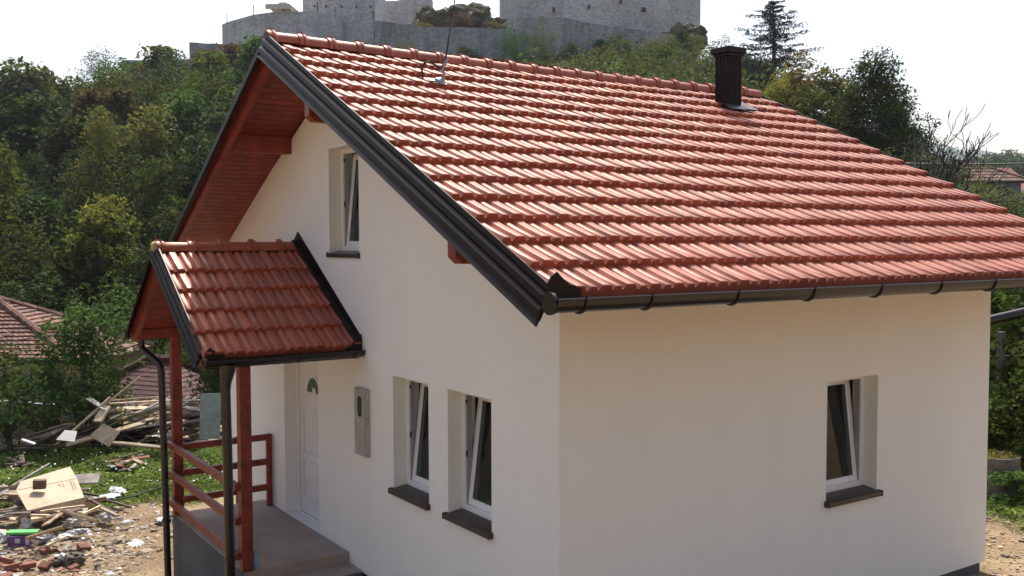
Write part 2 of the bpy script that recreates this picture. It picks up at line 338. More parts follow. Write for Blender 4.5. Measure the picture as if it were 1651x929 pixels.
# gable walls
def gable_poly(y0, y1):
    return [(y0, -.0), (y1, -.0), (y1, T(y1)-.155), (YR, T(YR)-.155), (y0, T(y0)-.155)]
def rect(a0, a1, z0, z1): return [(a0, z0), (a1, z0), (a1, z1), (a0, z1)]
W1 = (2.105, 2.850, 1.083, 2.256); W2 = (.988, 1.738, 1.083, 2.256); WU = (3.620, 4.415, 3.482, 4.675); WR = (3.207, 3.990, 1.089, 2.273); DO = (4.803, 5.904, .135, 2.26)
me = wall_mesh('gable_wall', gable_poly(0, W_), [rect(*W1), rect(*W2), rect(*WU), rect(*DO)], lambda a, z, t: (t, a, z), 0, .30, M['plaster'])
mk('gable_wall', me, house)
me = wall_mesh('gable_wall', gable_poly(0, W_), [], lambda a, z, t: (t, a, z), L_-.30, L_, M['plaster']); mk('gable_wall', me, house)
zt = T(0)-.155
me = wall_mesh('side_wall', [(.30, 0), (L_-.30, 0), (L_-.30, zt), (.30, zt)], [rect(*WR)], lambda a, z, t: (a, t, z), 0, .30, M['plaster']); mk('side_wall', me, house)
me = wall_mesh('side_wall', [(.30, 0), (L_-.30, 0), (L_-.30, zt), (.30, zt)], [], lambda a, z, t: (a, t, z), W_-.30, W_, M['plaster']); mk('side_wall', me, house)
MB().box((.04, .04, -1.6), (L_-.04, W_-.04, -.003)).build('plinth', M['greyplaster'], house)
MB().box((.31, .31, 0), (L_-.31, W_-.31, .03)).build('room_floor', M['room'], house)
MB().box((.31, .31, 2.55), (L_-.31, W_-.31, 2.75)).build('ceiling_slab', M['room'], house)
MB().box((2.9, .31, .03), (3.0, W_-.31, 2.55)).build('inner_wall', M['room'], house)
MB().box((2.9, 1.8, 2.75), (3.0, W_-1.8, 4.4)).build('inner_wall', M['redwood'], house)

# roof deck: one part that carries tiles, boards, ridge
def slab(m_, side, x0, x1, y1, o0, o1):
    """layer following one slope from ridge to y1 between vertical offsets o0<o1 from the tile plane"""
    p = [(YR, T(YR)+o0), (y1, T(y1)+o0), (y1, T(y1)+o1), (YR, T(YR)+o1)]
    m_.prism([(0, a, b) for a, b in p], (x0, 0, 0), (x1, 0, 0))
YE = YR-15*G*math.cos(R_(25.284)); YL = 2*YR-YE
def TL(y): return T(y)+.09-.045*(y-YR)
YL = 8.95
mb = MB(); slab(mb, 0, XA+.02, XB-.02, YE+.05, -.12, -.062)
mb.prism([(0, YR, TL(YR)-.12), (0, YL-.05, TL(YL-.05)-.12), (0, YL-.05, TL(YL-.05)-.062), (0, YR, TL(YR)-.062)], (XA+.12, 0, 0), (XB-.02, 0, 0))
roof = mb.build('roof', M['redwood'], house)
# tile
PR = [(0, .004), (.03, .001), (.06, .004), (.115, .021), (.14, .024), (.31, .025), (.345, .021), (.415, .003), (.44, .001), (.465, .003), (.535, .026), (.565, .031), (.86, .032), (.885, .029), (.96, .006), (1.0, .004)]
def tile_geo(w_, g_, tail, over=.035, thick=.05):
    vs = []; fs = []; n = len(PR)
    secs = [(g_, 0.004), (g_*.5, tail*.5), (0.006, tail), (0, tail-.004)]     # y up-slope, z lift
    for (yy, zz) in secs:
        for (u, h) in PR: vs.append((u*w_*1.012, yy if yy < g_ else g_+over, zz+h*1.22))
    for (u, h) in PR: vs.append((u*w_*1.012, .002, tail+min(h*.5, .01)-thick))
    for s_ in range(len(secs)):
        for i in range(n-1): a = s_*n+i; fs.append((a+n, a+n+1, a+1, a))
    # side lip
    fs.append((n-1, 2*n-1, 3*n-1, 4*n-1, 5*n-1)); fs.append((0, 4*n, 3*n, 2*n, n))
    return vs, fs
def mesh_raw(name, vs, fs, mat, ang=38):
    me = bpy.data.meshes.new(name); me.from_pydata(vs, [], fs); me.materials.append(mat)
    me.polygons.foreach_set('use_smooth', [True]*len(me.polygons)); me.set_sharp_from_angle(angle=R_(ang)); return me
tv, tf = tile_geo(TW, G, .056, thick=.06)
tme = mesh_raw('roof_tile', tv, tf, M['tile'])
slopeM = Matrix.Rotation(R_(25.284), 4, 'X')
def tileM(col, row, jit=True):
    s_ = row*G; y = YR-s_*math.cos(R_(25.284)); z = ZT-s_*math.sin(R_(25.284))-.062
    m_ = Matrix.Translation((TX+col*TW, y, z)) @ slopeM
    if jit:
        m_ = m_ @ Matrix.Translation((random.gauss(0, .0015), random.gauss(0, .003), abs(random.gauss(0, .0022)))) @ Matrix.Rotation(random.gauss(0, .006), 4, 'Z') @ Matrix.Rotation(random.gauss(0, .004), 4, 'X') @ Matrix.Rotation(random.gauss(0, .006), 4, 'Y')
    return m_
cells = [(c, r) for r in range(1, 16) for c in range(35)]
def dist(c, r): mm = tileM(c, r, False); return (mm.translation-CAM).length
cells.sort(key=lambda q: dist(*q))
for c, r in cells[:296]:
    o = mk('roof_tile', tme, roof); o.matrix_local = tileM(c, r)
def joined(name, mats, vs, fs, mat, parent, ang=38):
    V = np.array([(*v, 1.) for v in vs]); out = []; F = []
    for i, mm in enumerate(mats):
        out.append((V @ np.array(mm).T)[:, :3]); F += [tuple(k+i*len(vs) for k in f) for f in fs]
    me = mesh_raw(name, np.vstack(out).tolist(), F, mat, ang); o = mk(name, me, parent); o['kind'] = 'stuff'; return o
joined('far_roof_tiles', [tileM(c, r) for c, r in cells[296:]], tv, tf, M['tile'], roof)
mir = Matrix.Translation((XA+XB, 2*YR, 0)) @ Matrix.Rotation(math.pi, 4, 'Z')
tilt = Matrix.Translation((0, YR, TL(YR))) @ Matrix.Rotation(-R_(2.0), 4, 'X') @ Matrix.Translation((0, -YR, -TL(YR)+.09))
joined('back_slope_tiles', [tilt @ mir @ tileM(c, r) for r in range(1, 15) for c in range(34)], tv, tf, M['tile'], roof)
# ridge tiles
def ridge_geo(Lr, r0):
    vs = []; fs = []; n = 12
    prof = [(0, r0*1.16, .0), (.035, r0*1.20, .0), (.05, r0*1.06, 0), (.062, r0*1.19, 0), (.085, r0*1.16, 0), (.10, r0*1.0, 0), (Lr*.6, r0*.99, 0), (Lr+.02, r0*.96, 0)]
    for x, r, _ in prof:
        for k in range(n+1):
            t = math.pi*(k/n)*1.12-.06*math.pi; vs.append((x, math.cos(t)*r, math.sin(t)*r*1.0))
    for i in range(len(prof)-1):
        for k in range(n): a = i*(n+1)+k; fs.append((a, a+1, a+n+2, a+n+1))
    b = len(vs)   # clamp knob
    for x, y, z in ((.0, -.022, r0*1.12), (.09, -.022, r0*1.12), (.09, .022, r0*1.12), (.0, .022, r0*1.12), (.01, -.014, r0*1.42), (.06, -.014, r0*1.38), (.06, .014, r0*1.38), (.01, .014, r0*1.42)): vs.append((x, y, z))
    fs += [tuple(b+i for i in f) for f in ((4, 5, 6, 7), (0, 1, 5, 4), (1, 2, 6, 5), (2, 3, 7, 6), (3, 0, 4, 7))]
    b = len(vs); vs.append((0.004, 0, 0)); fs += [(b, k+1, k) for k in range(n)]
    return vs, fs
RD = .3394
rv, rf = ridge_geo(RD, .098); rme = mesh_raw('ridge_tile', rv, rf, M['tile'], 45)
for k in range(22):
    o = mk('ridge_tile', rme, roof); sag = -.028*math.sin(math.pi*k/21)
    o.location = (-.8575+k*RD*1.0, YR, 5.738+sag+random.gauss(0, .002)); o.rotation_euler = (random.gauss(0, .012), random.gauss(0, .004)+(-.02 if k == 0 else 0), random.gauss(0, .004))
# soffit boards under the front overhang, boards run along x
nb = 54; bw = .1055; A2 = math.atan(TA+.045)
sb = MB().box((0, 0, 0), (.86, bw-.009, .018)).mesh('soffit_board', M['redwood_y'])
for side in (1, -1):
    for i in range(nb):
        if (i+1)*bw > 5.62: continue
        o = mk('soffit_board', sb, roof); s_ = i*bw
        if side == 1: o.matrix_local = Matrix.Translation((XA+.02, YR+.0+s_*math.cos(A2), TL(YR)-.146-s_*math.sin(A2))) @ Matrix.Rotation(-A2, 4, 'X')
        else: o.matrix_local = Matrix.Translation((XA+.02, YR-(s_+bw-.006)*math.cos(R_(25.284)), T(YR)-.148-(s_+bw)*math.sin(R_(25.284)))) @ Matrix.Rotation(R_(25.284), 4, 'X')
for s_ in (-1, 1):
    y1 = YR+s_*(YR-YE-.22); f_ = T if s_ < 0 else (lambda y: T(y)+.04-.06*(y-YR))
    MB().prism([(0, YR, f_(YR)-.27), (0, YR, f_(YR)-.15), (0, y1, f_(y1)-.15), (0, y1, f_(y1)-.26)], (XA+.02, 0, 0), (XA+.10, 0, 0)).build('verge_rafter', M['redwood_y'], roof)
# purlins that carry the overhang, chamfered outer end
for y, z in ((5.60, 4.80), (3.20, 4.915), (.37, 3.553)):
    p = [(-.75, 0, .10), (.35, 0, .10), (.35, 0, -.10), (-.69, 0, -.10), (-.75, 0, -.045)]
    MB().prism([(a, y, z+c) for a, b, c in p], (0, -.06, 0), (0, .06, 0)).build('purlin', M['redwood_y'], roof)
# stepped sheet-metal verge trims
def trim(parent, x, ys, tops, dep, sgn, lid=.004, stp=.030, nm='verge_trim'):
    """stepped profile swept between two (y, top z) stations; dep = depth at each station"""
    secs = []
    for (y, z, d) in zip(ys, tops, dep):
        a = d/3.0
        pr = [(lid, -.010), (lid, -.004), (0, 0), (0, -a*.50), (.014, -a*.56), (.014, -a*.66), (-stp, -a*.92), (-stp, -a*1.5), (-stp+.014, -a*1.56), (-stp+.014, -a*1.66), (-2*stp, -a*1.92), (-2*stp, -a*2.5), (-2*stp+.014, -a*2.56), (-2*stp+.014, -a*2.66), (-3*stp, -3*a+.0), (-3*stp+.012, -3*a-.012), (.02, -a*1.3), (.02, -.01)]
        secs.append([(x+sgn*dx, y, z+dz) for dx, dz in pr])
    n = len(secs[0]); m_ = MB(); m_.add(secs[0]+secs[1], [(i, (i+1) % n, (i+1) % n+n, i+n) for i in range(n)]+[tuple(range(n)), tuple(range(n, 2*n))[::-1]])
    return m_.build(nm, M['metal'], parent)
ye_ = YE+.08
trim(house, XA-.012, (YR, ye_), (T(YR)+.085, T(ye_)+.012), (.26, .275), 1)
yl_ = YL-.1
trim(house, XA, (YR+.003, yl_), (T(YR)+.085, T(yl_)+.11-.085*(yl_-YR)), (.26, .27), 1, lid=.14)
trim(house, XB, (YR, YE), (T(YR)+.035, T(YE)+.0), (.25, .25), -1); trim(house, XB, (YR+.003, YL), (T(YR)+.06, TL(YL)+.03), (.25, .25), -1)
for k in range(3): MB().tube([(XA-.022*k-.006, YR+.0, T(YR)+.075-.03-.083*k), (XA-.022*k+.01, YR, T(YR)+.075-.03-.083*k)], .007, 6).build('rivet', M['blackmetal'], house)
# corner cap at the foot of the verge
def cap(parent, x0, y, z, s_=1):
    p = [(0, 0), (0, .115), (.035, .165), (.075, .19), (.12, .15), (.18, .105), (.25, .095), (.27, .06), (.27, 0)]
    MB().prism([(x0+a*s_, y, z+b*s_) for a, b in p], (0, 0, 0), (0, .012, 0)).build('corner_cap', M['metal'], parent)
cap(house, XA-.085, YE-.035, 3.245)
# gutter
def gutter(parent, x0, x1, y, z, r, along='x', brackets=()):
    n = 12; vs = []; fs = []
    ths = [math.pi*k/n for k in range(n+1)]
    for x in (x0, x1):
        for rr in (r, r-.006):
            for t in ths: vs.append((x, y+math.cos(t)*rr, z-math.sin(t)*rr))
    m1 = n+1
    for i in range(n):
        fs += [(i, i+1, 2*m1+i+1, 2*m1+i), (m1+i+1, m1+i, 3*m1+i, 3*m1+i+1)]
    fs += [(0, m1, 3*m1, 2*m1), (n, m1+n, 3*m1+n, 2*m1+n)]
    fs += [tuple(range(0, m1)), tuple(range(2*m1, 3*m1))[::-1]]
    mb_ = MB(); mb_.add(vs, fs); mb_.tube([(x0, y-r, z+.004), (x1, y-r, z+.004)], .009, 6)
    g = mb_.build('gutter', M['gutter'], parent, smooth=True)
    MB().tube([(x0-.012, y, z-.022), (x0+.012, y, z-.022)], r*.86, 18).build('gutter_end', M['gutter'], parent, smooth=True)
    for x in brackets:
        pts = [(x, y+math.cos(t)*(r+.007), z-math.sin(t)*(r+.007)) for t in ths[2:]]
        MB().tube([(x, y-r-.002, z+.02)]+pts[::-1], .008, 5).build('gutter_bracket', M['gutter'], parent)
    return g
gutter(house, XA-.10, XB+.02, YE-.085, 3.262, .085, brackets=[-.74]+[-.19+.81*k for k in range(9)])
MB().box((XA+.06, YE+.02, 3.20), (XB-.05, YE+.045, 3.25)).build('eaves_board', M['metal'], house)
gutter(house, XA, XB+.02, YL+.085, TL(YL)-.08, .085)

# ------------------------------------------------------------------ windows
def window(parent, loc, rz, w_, h_, dep, tilt, sill_over=.045, pane_mat='glass'):
    """local x right seen from outside, y inward, z up; origin at lower left of the opening on the wall face"""
    fr = .055
    fm = MB(); y0 = dep; y1 = dep+.06
    fm.box((0, y0, 0), (fr, y1, h_)); fm.box((w_-fr, y0, 0), (w_, y1, h_)); fm.box((fr, y0, 0), (w_-fr, y1, fr+.03)); fm.box((fr, y0, h_-fr), (w_-fr, y1, h_))
    win = fm.build('window', M['upvc'], parent, bevel=.004); win.location = loc; win.rotation_euler = (0, 0, rz)
    MB().box((fr-.012, y0+.02, fr+.03), (fr+.004, y1+.015, h_-fr)).build('rebate', M['upvcgrey'], win); MB().box((w_-fr-.004, y0+.02, fr+.03), (w_-fr+.012, y1+.015, h_-fr)).build('rebate', M['upvcgrey'], win)
    sw = w_-2*fr+.02; sh_ = h_-2*fr-.01; sf = .068
    A = Matrix.Translation((fr-.01, y0+.03, fr+.02)) @ Matrix.Rotation(-tilt, 4, 'X')
    sm = MB()
    for c0, c1 in (((0, 0, 0), (sf, .055, sh_)), ((sw-sf, 0, 0), (sw, .055, sh_)), ((sf, 0, 0), (sw-sf, .055, sf)), ((sf, 0, sh_-sf), (sw-sf, .055, sh_))): sm.box(c0, c1)
    o = sm.build('sash', M['upvc'], win, bevel=.005); o.matrix_local = A
    o = MB().box((sf-.006, .022, sf-.006), (sw-sf+.006, .030, sh_-sf+.006)).build('pane', M['glass'], win); o.matrix_local = A
    o = MB().box((sf-.003, .014, sf-.003), (sf+.004, .02, sh_-sf+.003)).box((sf-.003, .014, sf-.003), (sw-sf+.003, .02, sf+.004)).box((sw-sf-.004, .014, sf-.003), (sw-sf+.003, .02, sh_-sf+.003)).build('glazing_gasket', M['blackmetal'], win); o.matrix_local = A
    hd = MB().box((.022, .055, sh_*.48), (.044, .08, sh_*.52)); hd.box((.026, .08, sh_*.5-.008), (.125, .094, sh_*.5+.008)); o = hd.build('handle', M['upvc'], win); o.matrix_local = A
    MB().box((fr-.004, y0+.012, h_*.45), (fr+.008, y0+.028, h_*.50)).box((fr-.004, y0+.012, h_*.88), (fr+.008, y0+.028, h_*.91)).build('strike_plate', M['blackmetal'], win)
    s_ = MB(); s_.add([(.003, dep-.001, .034), (w_-.003, dep-.001, .034), (w_+.022, -sill_over, .004), (-.022, -sill_over, .004), (.003, dep-.001, .002), (w_-.003, dep-.001, .002), (w_+.022, -sill_over, -.040), (-.022, -sill_over, -.040)],
        [(0, 1, 2, 3), (7, 6, 5, 4), (0, 3, 7, 4), (1, 5, 6, 2), (3, 2, 6, 7), (0, 4, 5, 1)])
    s_.box((-.026, -sill_over-.004, -.043), (-.010, -.001, .016)); s_.box((w_+.010, -sill_over-.004, -.043), (w_+.026, -.001, .016))
    s_.build('sill', M['sill'], win, bevel=.003)
    return win
GR = -math.pi/2
for (a0, a1, z0, z1), t in ((W1, .115), (W2, .125), (WU, .10)):
    window(house, (0, a1, z0), GR, a1-a0, z1-z0, .15, t, sill_over=.03 if z0 > 3 else .05)
window(house, (WR[0], 0, WR[2]), 0, WR[1]-WR[0], WR[3]-WR[2], .154, .12, sill_over=.06)
# net curtain inside the rear part of the lower windows
# ------------------------------------------------------------------ door
dw = DO[1]-DO[0]; dh = DO[3]-DO[2]; dd = .16
fm = MB().box((0, dd, 0), (.06, dd+.07, dh)).box((dw-.06, dd, 0), (dw, dd+.07, dh)).box((.06, dd, dh-.06), (dw-.06, dd+.07, dh)).box((.06, dd, 0), (dw-.06, dd+.07, .02))
door = fm.build('door', M['upvc'], house, bevel=.004); door.location = (0, DO[1], DO[2]); door.rotation_euler = (0, 0, GR)
leaf = MB().box((.065, dd+.018, .025), (dw-.065, dd+.06, dh-.065)); leaf.build('door_leaf', M['door'], door, bevel=.003)
mo = MB()
def mould(x0, x1, z0, z1, t=.02):
    for c in (((x0, z0), (x1, z0+t)), ((x0, z1-t), (x1, z1)), ((x0, z0+t), (x0+t, z1-t)), ((x1-t, z0+t), (x1, z1-t))): mo.box((c[0][0], dd+.006, c[0][1]), (c[1][0], dd+.019, c[1][1]))
mould(.20, dw-.20, .22, .72); mould(.20, dw-.20, .80, 1.35); mo.build('door_moulding', M['door'], door, bevel=.005)
def arch(cx, cz, r, r2, y0, y1, nm, mat, n=14):
    m_ = MB(); o_ = [(cx+r*math.cos(math.pi*k/n), y0, cz+r*math.sin(math.pi*k/n)) for k in range(n+1)]; i_ = [(cx+r2*math.cos(math.pi*k/n), y0, cz+r2*math.sin(math.pi*k/n)) for k in range(n, -1, -1)]
    N_ = n+1
    vs = o_+i_; vs2 = [(a, y1, c) for a, b, c in vs]; K = len(vs)
    fs = [(k, k+1, K-2-k, K-1-k) for k in range(n)]; fs2 = [tuple(j+K for j in f)[::-1] for f in fs]; sd_ = [(i, (i+1) % K, (i+1) % K+K, i+K) for i in range(K)]
    m_.add(vs+vs2, fs+fs2+sd_); return m_.build(nm, mat, door, smooth=True)
arch(dw/2, 1.60, .20, .07, dd+.012, dd+.0175, 'fanlight', pmat('door_glass', (.07, .09, .085), .08, noise=.3, scale=25))
arch(dw/2, 1.59, .235, .20, dd+.004, dd+.019, 'fanlight_frame', M['door'])
MB().tube([(dw-.13, dd-.03, 1.0), (dw-.24, dd-.035, 1.0)], .010, 8).tube([(dw-.13, dd-.03, 1.0), (dw-.13, dd+.02, 1.0)], .010, 8).build('handle', M['steel'], door)
# meter box
mbx = MB().box((-.045, 3.39, 1.31), (0.0-.002, 3.69, 2.04)).build('meter_box', M['mbox'], house, bevel=.004)
MB().box((-.052, 3.405, 1.325), (-.046, 3.675, 2.025)).build('box_lid', M['mbox'], mbx, bevel=.002)
gl = MB(); rr = [(3.54+.045*math.copysign(abs(math.cos(t))**.5, math.cos(t)), 1.845+.105*math.copysign(abs(math.sin(t))**.5, math.sin(t))) for t in [2*math.pi*k/20 for k in range(20)]]
gl.prism([(-.055, a, b) for a, b in rr], (0, 0, 0), (.002, 0, 0)).build('reading_window', pmat('dark_meter_glass', (.03, .03, .032), .12, noise=.4, scale=30), mbx)
gk = MB(); r3 = [(3.54+(a-3.54)*1.15, 1.845+(b-1.845)*1.08) for a, b in rr]
gk.prism([(-.0535, a, b) for a, b in r3], (0, 0, 0), (.001, 0, 0)).build('window_seal', M['blackmetal'], mbx)
# doorbell-like pale stain is only plaster relief: left to material

# ------------------------------------------------------------------ porch
PT = math.tan(R_(31.2)); PY = 5.355; PZ = 3.585
def TP(y): return PZ-PT*abs(y-PY)
PE = 3.60; PX = -1.70; pc = math.cos(R_(31.2)); PG = .3275/pc; PYL = 6.78; PT2 = .745; A3 = math.atan(PT2)
def TQ(y): return PZ-PT2*(y-PY)
por = MB(); 
for ye, f_ in ((PE+.03, TP), (PYL-.03, TQ)): por.prism([(0, PY, PZ-.12), (0, ye, f_(ye)-.12), (0, ye, f_(ye)-.062), (0, PY, PZ-.062)], (PX+.02, 0, 0), (-.012, 0, 0))
proof = por.build('porch_roof', M['redwood'], house)
ptw = (1.70-.0)/8; pv, pf = tile_geo(ptw, PG, .045); pme = mesh_raw('roof_tile', pv, pf, M['tile'])
def ptM(c, r, side=1):
    y = PE+(5-r)*.3275; z = TP(y)-.062
    m_ = Matrix.Translation((PX+c*ptw, y, z)) @ Matrix.Rotation(R_(31.2), 4, 'X') @ Matrix.Translation((random.gauss(0, .002), random.gauss(0, .004), abs(random.gauss(0, .003)))) @ Matrix.Rotation(random.gauss(0, .009), 4, 'Z') @ Matrix.Rotation(random.gauss(0, .006), 4, 'X')
    if side < 0: m_ = Matrix.Translation((PX, 2*PY, 0)) @ Matrix.Rotation(math.pi, 4, 'Z') @ m_
    return m_
for r in range(1, 6):
    for c in range(8):
        o = mk('roof_tile', pme, proof); o.matrix_local = ptM(c, r)
for r in range(1, 6):
    for c in range(8):
        o = mk('roof_tile', pme, proof); o.matrix_local = Matrix.Translation((PX+(c+1)*ptw, PY+r*.284, TQ(PY+r*.284)-.062)) @ Matrix.Rotation(math.pi, 4, 'Z') @ Matrix.Rotation(A3, 4, 'X')
rv2, rf2 = ridge_geo(.355, .088); rme2 = mesh_raw('ridge_tile', rv2, rf2, M['tile'], 45)
for k in range(5):
    o = mk('ridge_tile', rme2, proof); o.location = (-1.70+k*.355, PY, 3.53); o.rotation_euler = (random.gauss(0, .01), random.gauss(0, .006), 0)
    if k == 4: o.scale = (.74, 1, 1)
MB().tube([(-1.735, PY, 3.55), (-1.69, PY, 3.56)], [.06, .075], 9).build('ridge_mortar', pmat('yellow_foam', (.45, .36, .13), .9, noise=.3, scale=30, bump=.6, bscale=40), proof, smooth=True)
trim(house, PX, (PY, PE+.08), (PZ+.04, TP(PE+.08)+.0), (.18, .20), 1, stp=.024); trim(house, PX, (PY+.003, PYL-.04), (PZ+.05, TQ(PYL-.04)+.03), (.19, .20), 1, stp=.024)
# boards under the porch roof
pb = MB().box((0, 0, 0), (1.66, .094, .016)).mesh('soffit_board', M['redwood_y'])
for side in (1, -1):
    for i in range(17 if side > 0 else 20):
        s_ = i*.1; o = mk('soffit_board', pb, proof)
        if side > 0: o.matrix_local = Matrix.Translation((PX+.025, PY+s_*math.cos(A3), PZ-.146-s_*math.sin(A3))) @ Matrix.Rotation(-A3, 4, 'X')
        else: o.matrix_local = Matrix.Translation((PX+.025, PY-(s_+.094)*pc, PZ-.146-(s_+.1)*math.sin(R_(31.2)))) @ Matrix.Rotation(R_(31.2), 4, 'X')
for f_, ye in ((TQ, PYL-.14), (TP, PE+.15)):
    for x in (PX+.025, -.9, -.08):
        MB().prism([(0, PY, PZ-.27), (0, PY, PZ-.15), (0, ye, f_(ye)-.15), (0, ye, f_(ye)-.25)], (x, 0, 0), (x+.06, 0, 0)).build('porch_rafter', M['redwood_y'], proof)
# flashing where the porch roof meets the wall
for ye, f_ in ((PE-.03, TP), (PYL, TQ)):
    MB().prism([(0, PY, PZ-.02), (0, PY, PZ+.155), (0, ye, f_(ye)+.085), (0, ye, f_(ye)-.04)], (-.012, 0, 0), (-.002, 0, 0)).prism([(0, PY, PZ+.035), (0, PY, PZ+.055), (0, ye, f_(ye)+.045), (0, ye, f_(ye)+.03)], (-.085, 0, 0), (-.0125, 0, 0)).build('wall_flashing', M['metal'], house)
gutter(house, PX-.0, -.01, PE-.065, 2.445, .062, brackets=(-1.45, -.75, -.12))
gutter(house, PX, -.03, PYL+.045, TQ(PYL)-.06, .062, brackets=(-1.4, -.3))
cap(house, PX+.01, PE-.03, 2.44, .72)
MB().prism([(-.20+a*.72, PE-.04, 2.435+b*.72) for a, b in ((0, 0), (0, .05), (.08, .09), (.15, .17), (.2, .26), (.262, .26), (.262, 0))], (0, 0, 0), (0, .012, 0)).build('corner_cap', M['metal'], house)
MB().box((PX+.05, PE+.02, 2.36), (-.02, PE+.04, 2.45)).build('eaves_board', M['metal'], house)
# platform and step
MB().box((-1.21, 3.957, .0), (-.002, 6.68, .135)).box((-1.209, 3.62, -.13), (-.002, 3.956, .017)).build('porch_slab', M['concrete'], house, bevel=.008)
MB().box((-1.222, 3.60, -1.6), (-.003, 6.69, -.002-.0)).box((-1.2225, 3.958, -.004), (-1.2105, 6.692, .120)).box((-1.2225, 6.681, -.004), (-.003, 6.692, .120)).build('porch_base', M['greyplaster'], house)
MB().box((-1.6, 3.2, -.30), (-.05, 3.599, -.14)).build('lower_step', M['concrete'], house, bevel=.01)
# posts, plates
PPX, PYR, PYLp = -1.17, 3.99, 6.60
for y in (PYR, PYLp): MB().box((PPX-.06, y-.06, .136), (PPX+.06, y+.06, 2.41)).build('porch_post', M['redwood_y'], house, bevel=.006)
for y in (PYR, PYLp): MB().box((-1.64, y-.055, 2.411), (-.003, y+.055, 2.535)).build('eaves_plate', M['redwood_y'], house, bevel=.005)
# railings: side (x direction) and front (y direction)
MB().box((-.09, PYLp-.29, .136), (-.02, PYLp-.22, 1.09)).build('rail_post', M['redwood_y'], house, bevel=.008)
RY = PYLp-.255
for z in (1.05, .725, .385):
    MB().box((PPX+.0, RY-.03, z-.04), (-.055 if z < 1.04 else -.02, RY+.028, z+.04)).build('side_rail', M['redwood_y'], house, bevel=.008)
for z in (1.045, .68, .31):
    MB().box((-1.29, PYR-.03, z-.04), (-1.232, 6.66, z+.04)).build('front_rail', M['redwood_y'], house, bevel=.008)
# downpipes
def pipe(pts, r=.042):
    o = MB().tube(pts, r, 12).build('downpipe', M['gutter'], house, smooth=True); return o
pipe([(-1.53, 6.83, 2.40), (-1.53, 6.83, 2.31), (-1.52, 6.81, 2.26), (-1.38, 6.60, 2.10), (-1.365, 6.57, 2.05), (-1.36, 6.555, 1.97), (-1.36, 6.50, 1.0), (-1.36, 6.42, -.6), (-1.36, 6.40, -.98)])
pipe([(-1.505, 3.54, 2.30), (-1.495, 3.54, 1.6), (-1.485, 3.54, .4), (-1.48, 3.54, -.4)], .048)
MB().tube([(-1.48, 3.535, 2.40), (-1.485, 3.535, 2.34), (-1.50, 3.54, 2.22), (-1.503, 3.54, 2.16)], [.085, .08, .056, .052], 14).build('gutter_outlet', M['gutter'], house, smooth=True)
MB().box((-1.60, 3.5, -.30), (-1.4, 3.6, -.141)).build('pipe_shoe', M['gutter'], house)
for x, y, z, dx, dy in ((-1.36, 6.50, 1.25, .13, .05), (-1.36, 6.45, .12, .13, .05), (-1.497, 3.54, 1.62, .29, .40), (-1.485, 3.54, .45, .28, .40)):
    MB().tube([(x, y, z-.02), (x, y, z+.02)], .054, 12).tube([(x, y, z), (x+dx*.6, y+dy*.6, z)], .006, 5).build('pipe_clamp', M['gutter'], house)
# ------------------------------------------------------------------ chimney with standing-seam cladding
CX0, CX1, CY0, CY1 = 5.17, 5.42, 3.21, 3.45; CZ = 6.13
ch = MB().box((CX0, CY0, 4.9), (CX1, CY1, CZ)).build('chimney', M['metal'], house)
for k in range(4):
    for (a, b) in (((CX0-.010, CY0+.02+k*.062), (CX0-.001, CY0+.032+k*.062)), ((CX0+.02+k*.062, CY0-.010), (CX0+.032+k*.062, CY0-.001))):
        MB().box((a[0], a[1], 5.2), (b[0], b[1], CZ-.01)).build('cladding_seam', M['metal'], ch)
MB().box((CX0-.045, CY0-.045, CZ-.02), (CX1+.045, CY1+.045, CZ+.06)).box((CX0-.02, CY0-.02, CZ-.06), (CX1+.02, CY1+.02, CZ-.021)).build('chimney_cap', M['metal'], ch, bevel=.008)
fl = MB(); 
for (x0, x1, y0, y1) in ((CX0-.07, CX1+.10, CY0-.11, CY0-.001),):
    fl.prism([(0, y0, T(y0)+.045), (0, y1, T(y1)+.055), (0, y1, T(y1)+.075), (0, y0, T(y0)+.055)], (x0, 0, 0), (x1, 0, 0))
fl.prism([(0, CY0-.11, T(CY0-.11)+.05), (0, CY1+.1, T(CY1+.1)+.05), (0, CY1+.1, T(CY1+.1)+.07), (0, CY0-.11, T(CY0-.11)+.065)], (CX1+.001, 0, 0), (CX1+.22, 0, 0))
fl.build('chimney_flashing', pmat('lead_strip', (.045, .04, .045), .4, metal=.3, noise=.2), ch)
# ------------------------------------------------------------------ mast on the roof
mast = empty('roof_mast', 'thin rusty service mast standing in a zinc collar near the roof ridge', 'mast', (.70, 3.03, T(3.03)+.03))
mdir = (Vector((0, 0, 1))+_Rr*.15+Vector((0, -.02, 0))).normalized()
MB().tube([Vector((0, 0, 0)), mdir*.5], .011, 8).tube([mdir*.5, mdir*1.5+_Rr*.01, mdir*3.0], .0065, 6).build('pole', M['copperwire'], mast)
col_ = MB(); col_.tube([(-.02, 0, 0), (-.02, 0, .02), (0, 0, .05), (0, 0, .12)], [.075, .065, .022, .016], 12)
o = col_.build('collar', M['zinc'], mast, smooth=True); o.rotation_euler = (R_(25), 0, 0)
o = MB().box((-.16, -.02, .012), (.02, .07, .02)).build('cover_sheet', M['zinc'], mast); o.rotation_euler = (R_(25), 0, 0)
hk = [(-.22, .02, .02), (-.23, .02, .12), (-.20, .02, .19), (-.14, .01, .21), (-.08, 0, .18), (-.03, 0, .15), (.03, 0, .2)]
MB().tube(hk, .011, 7).build('cable_loop', M['blackmetal'], mast, smooth=True)
MB().tube([mdir*.12-_Rr*.02, mdir*.26+_Rr*.02], .016, 6).build('clamp', M['zinc'], mast)
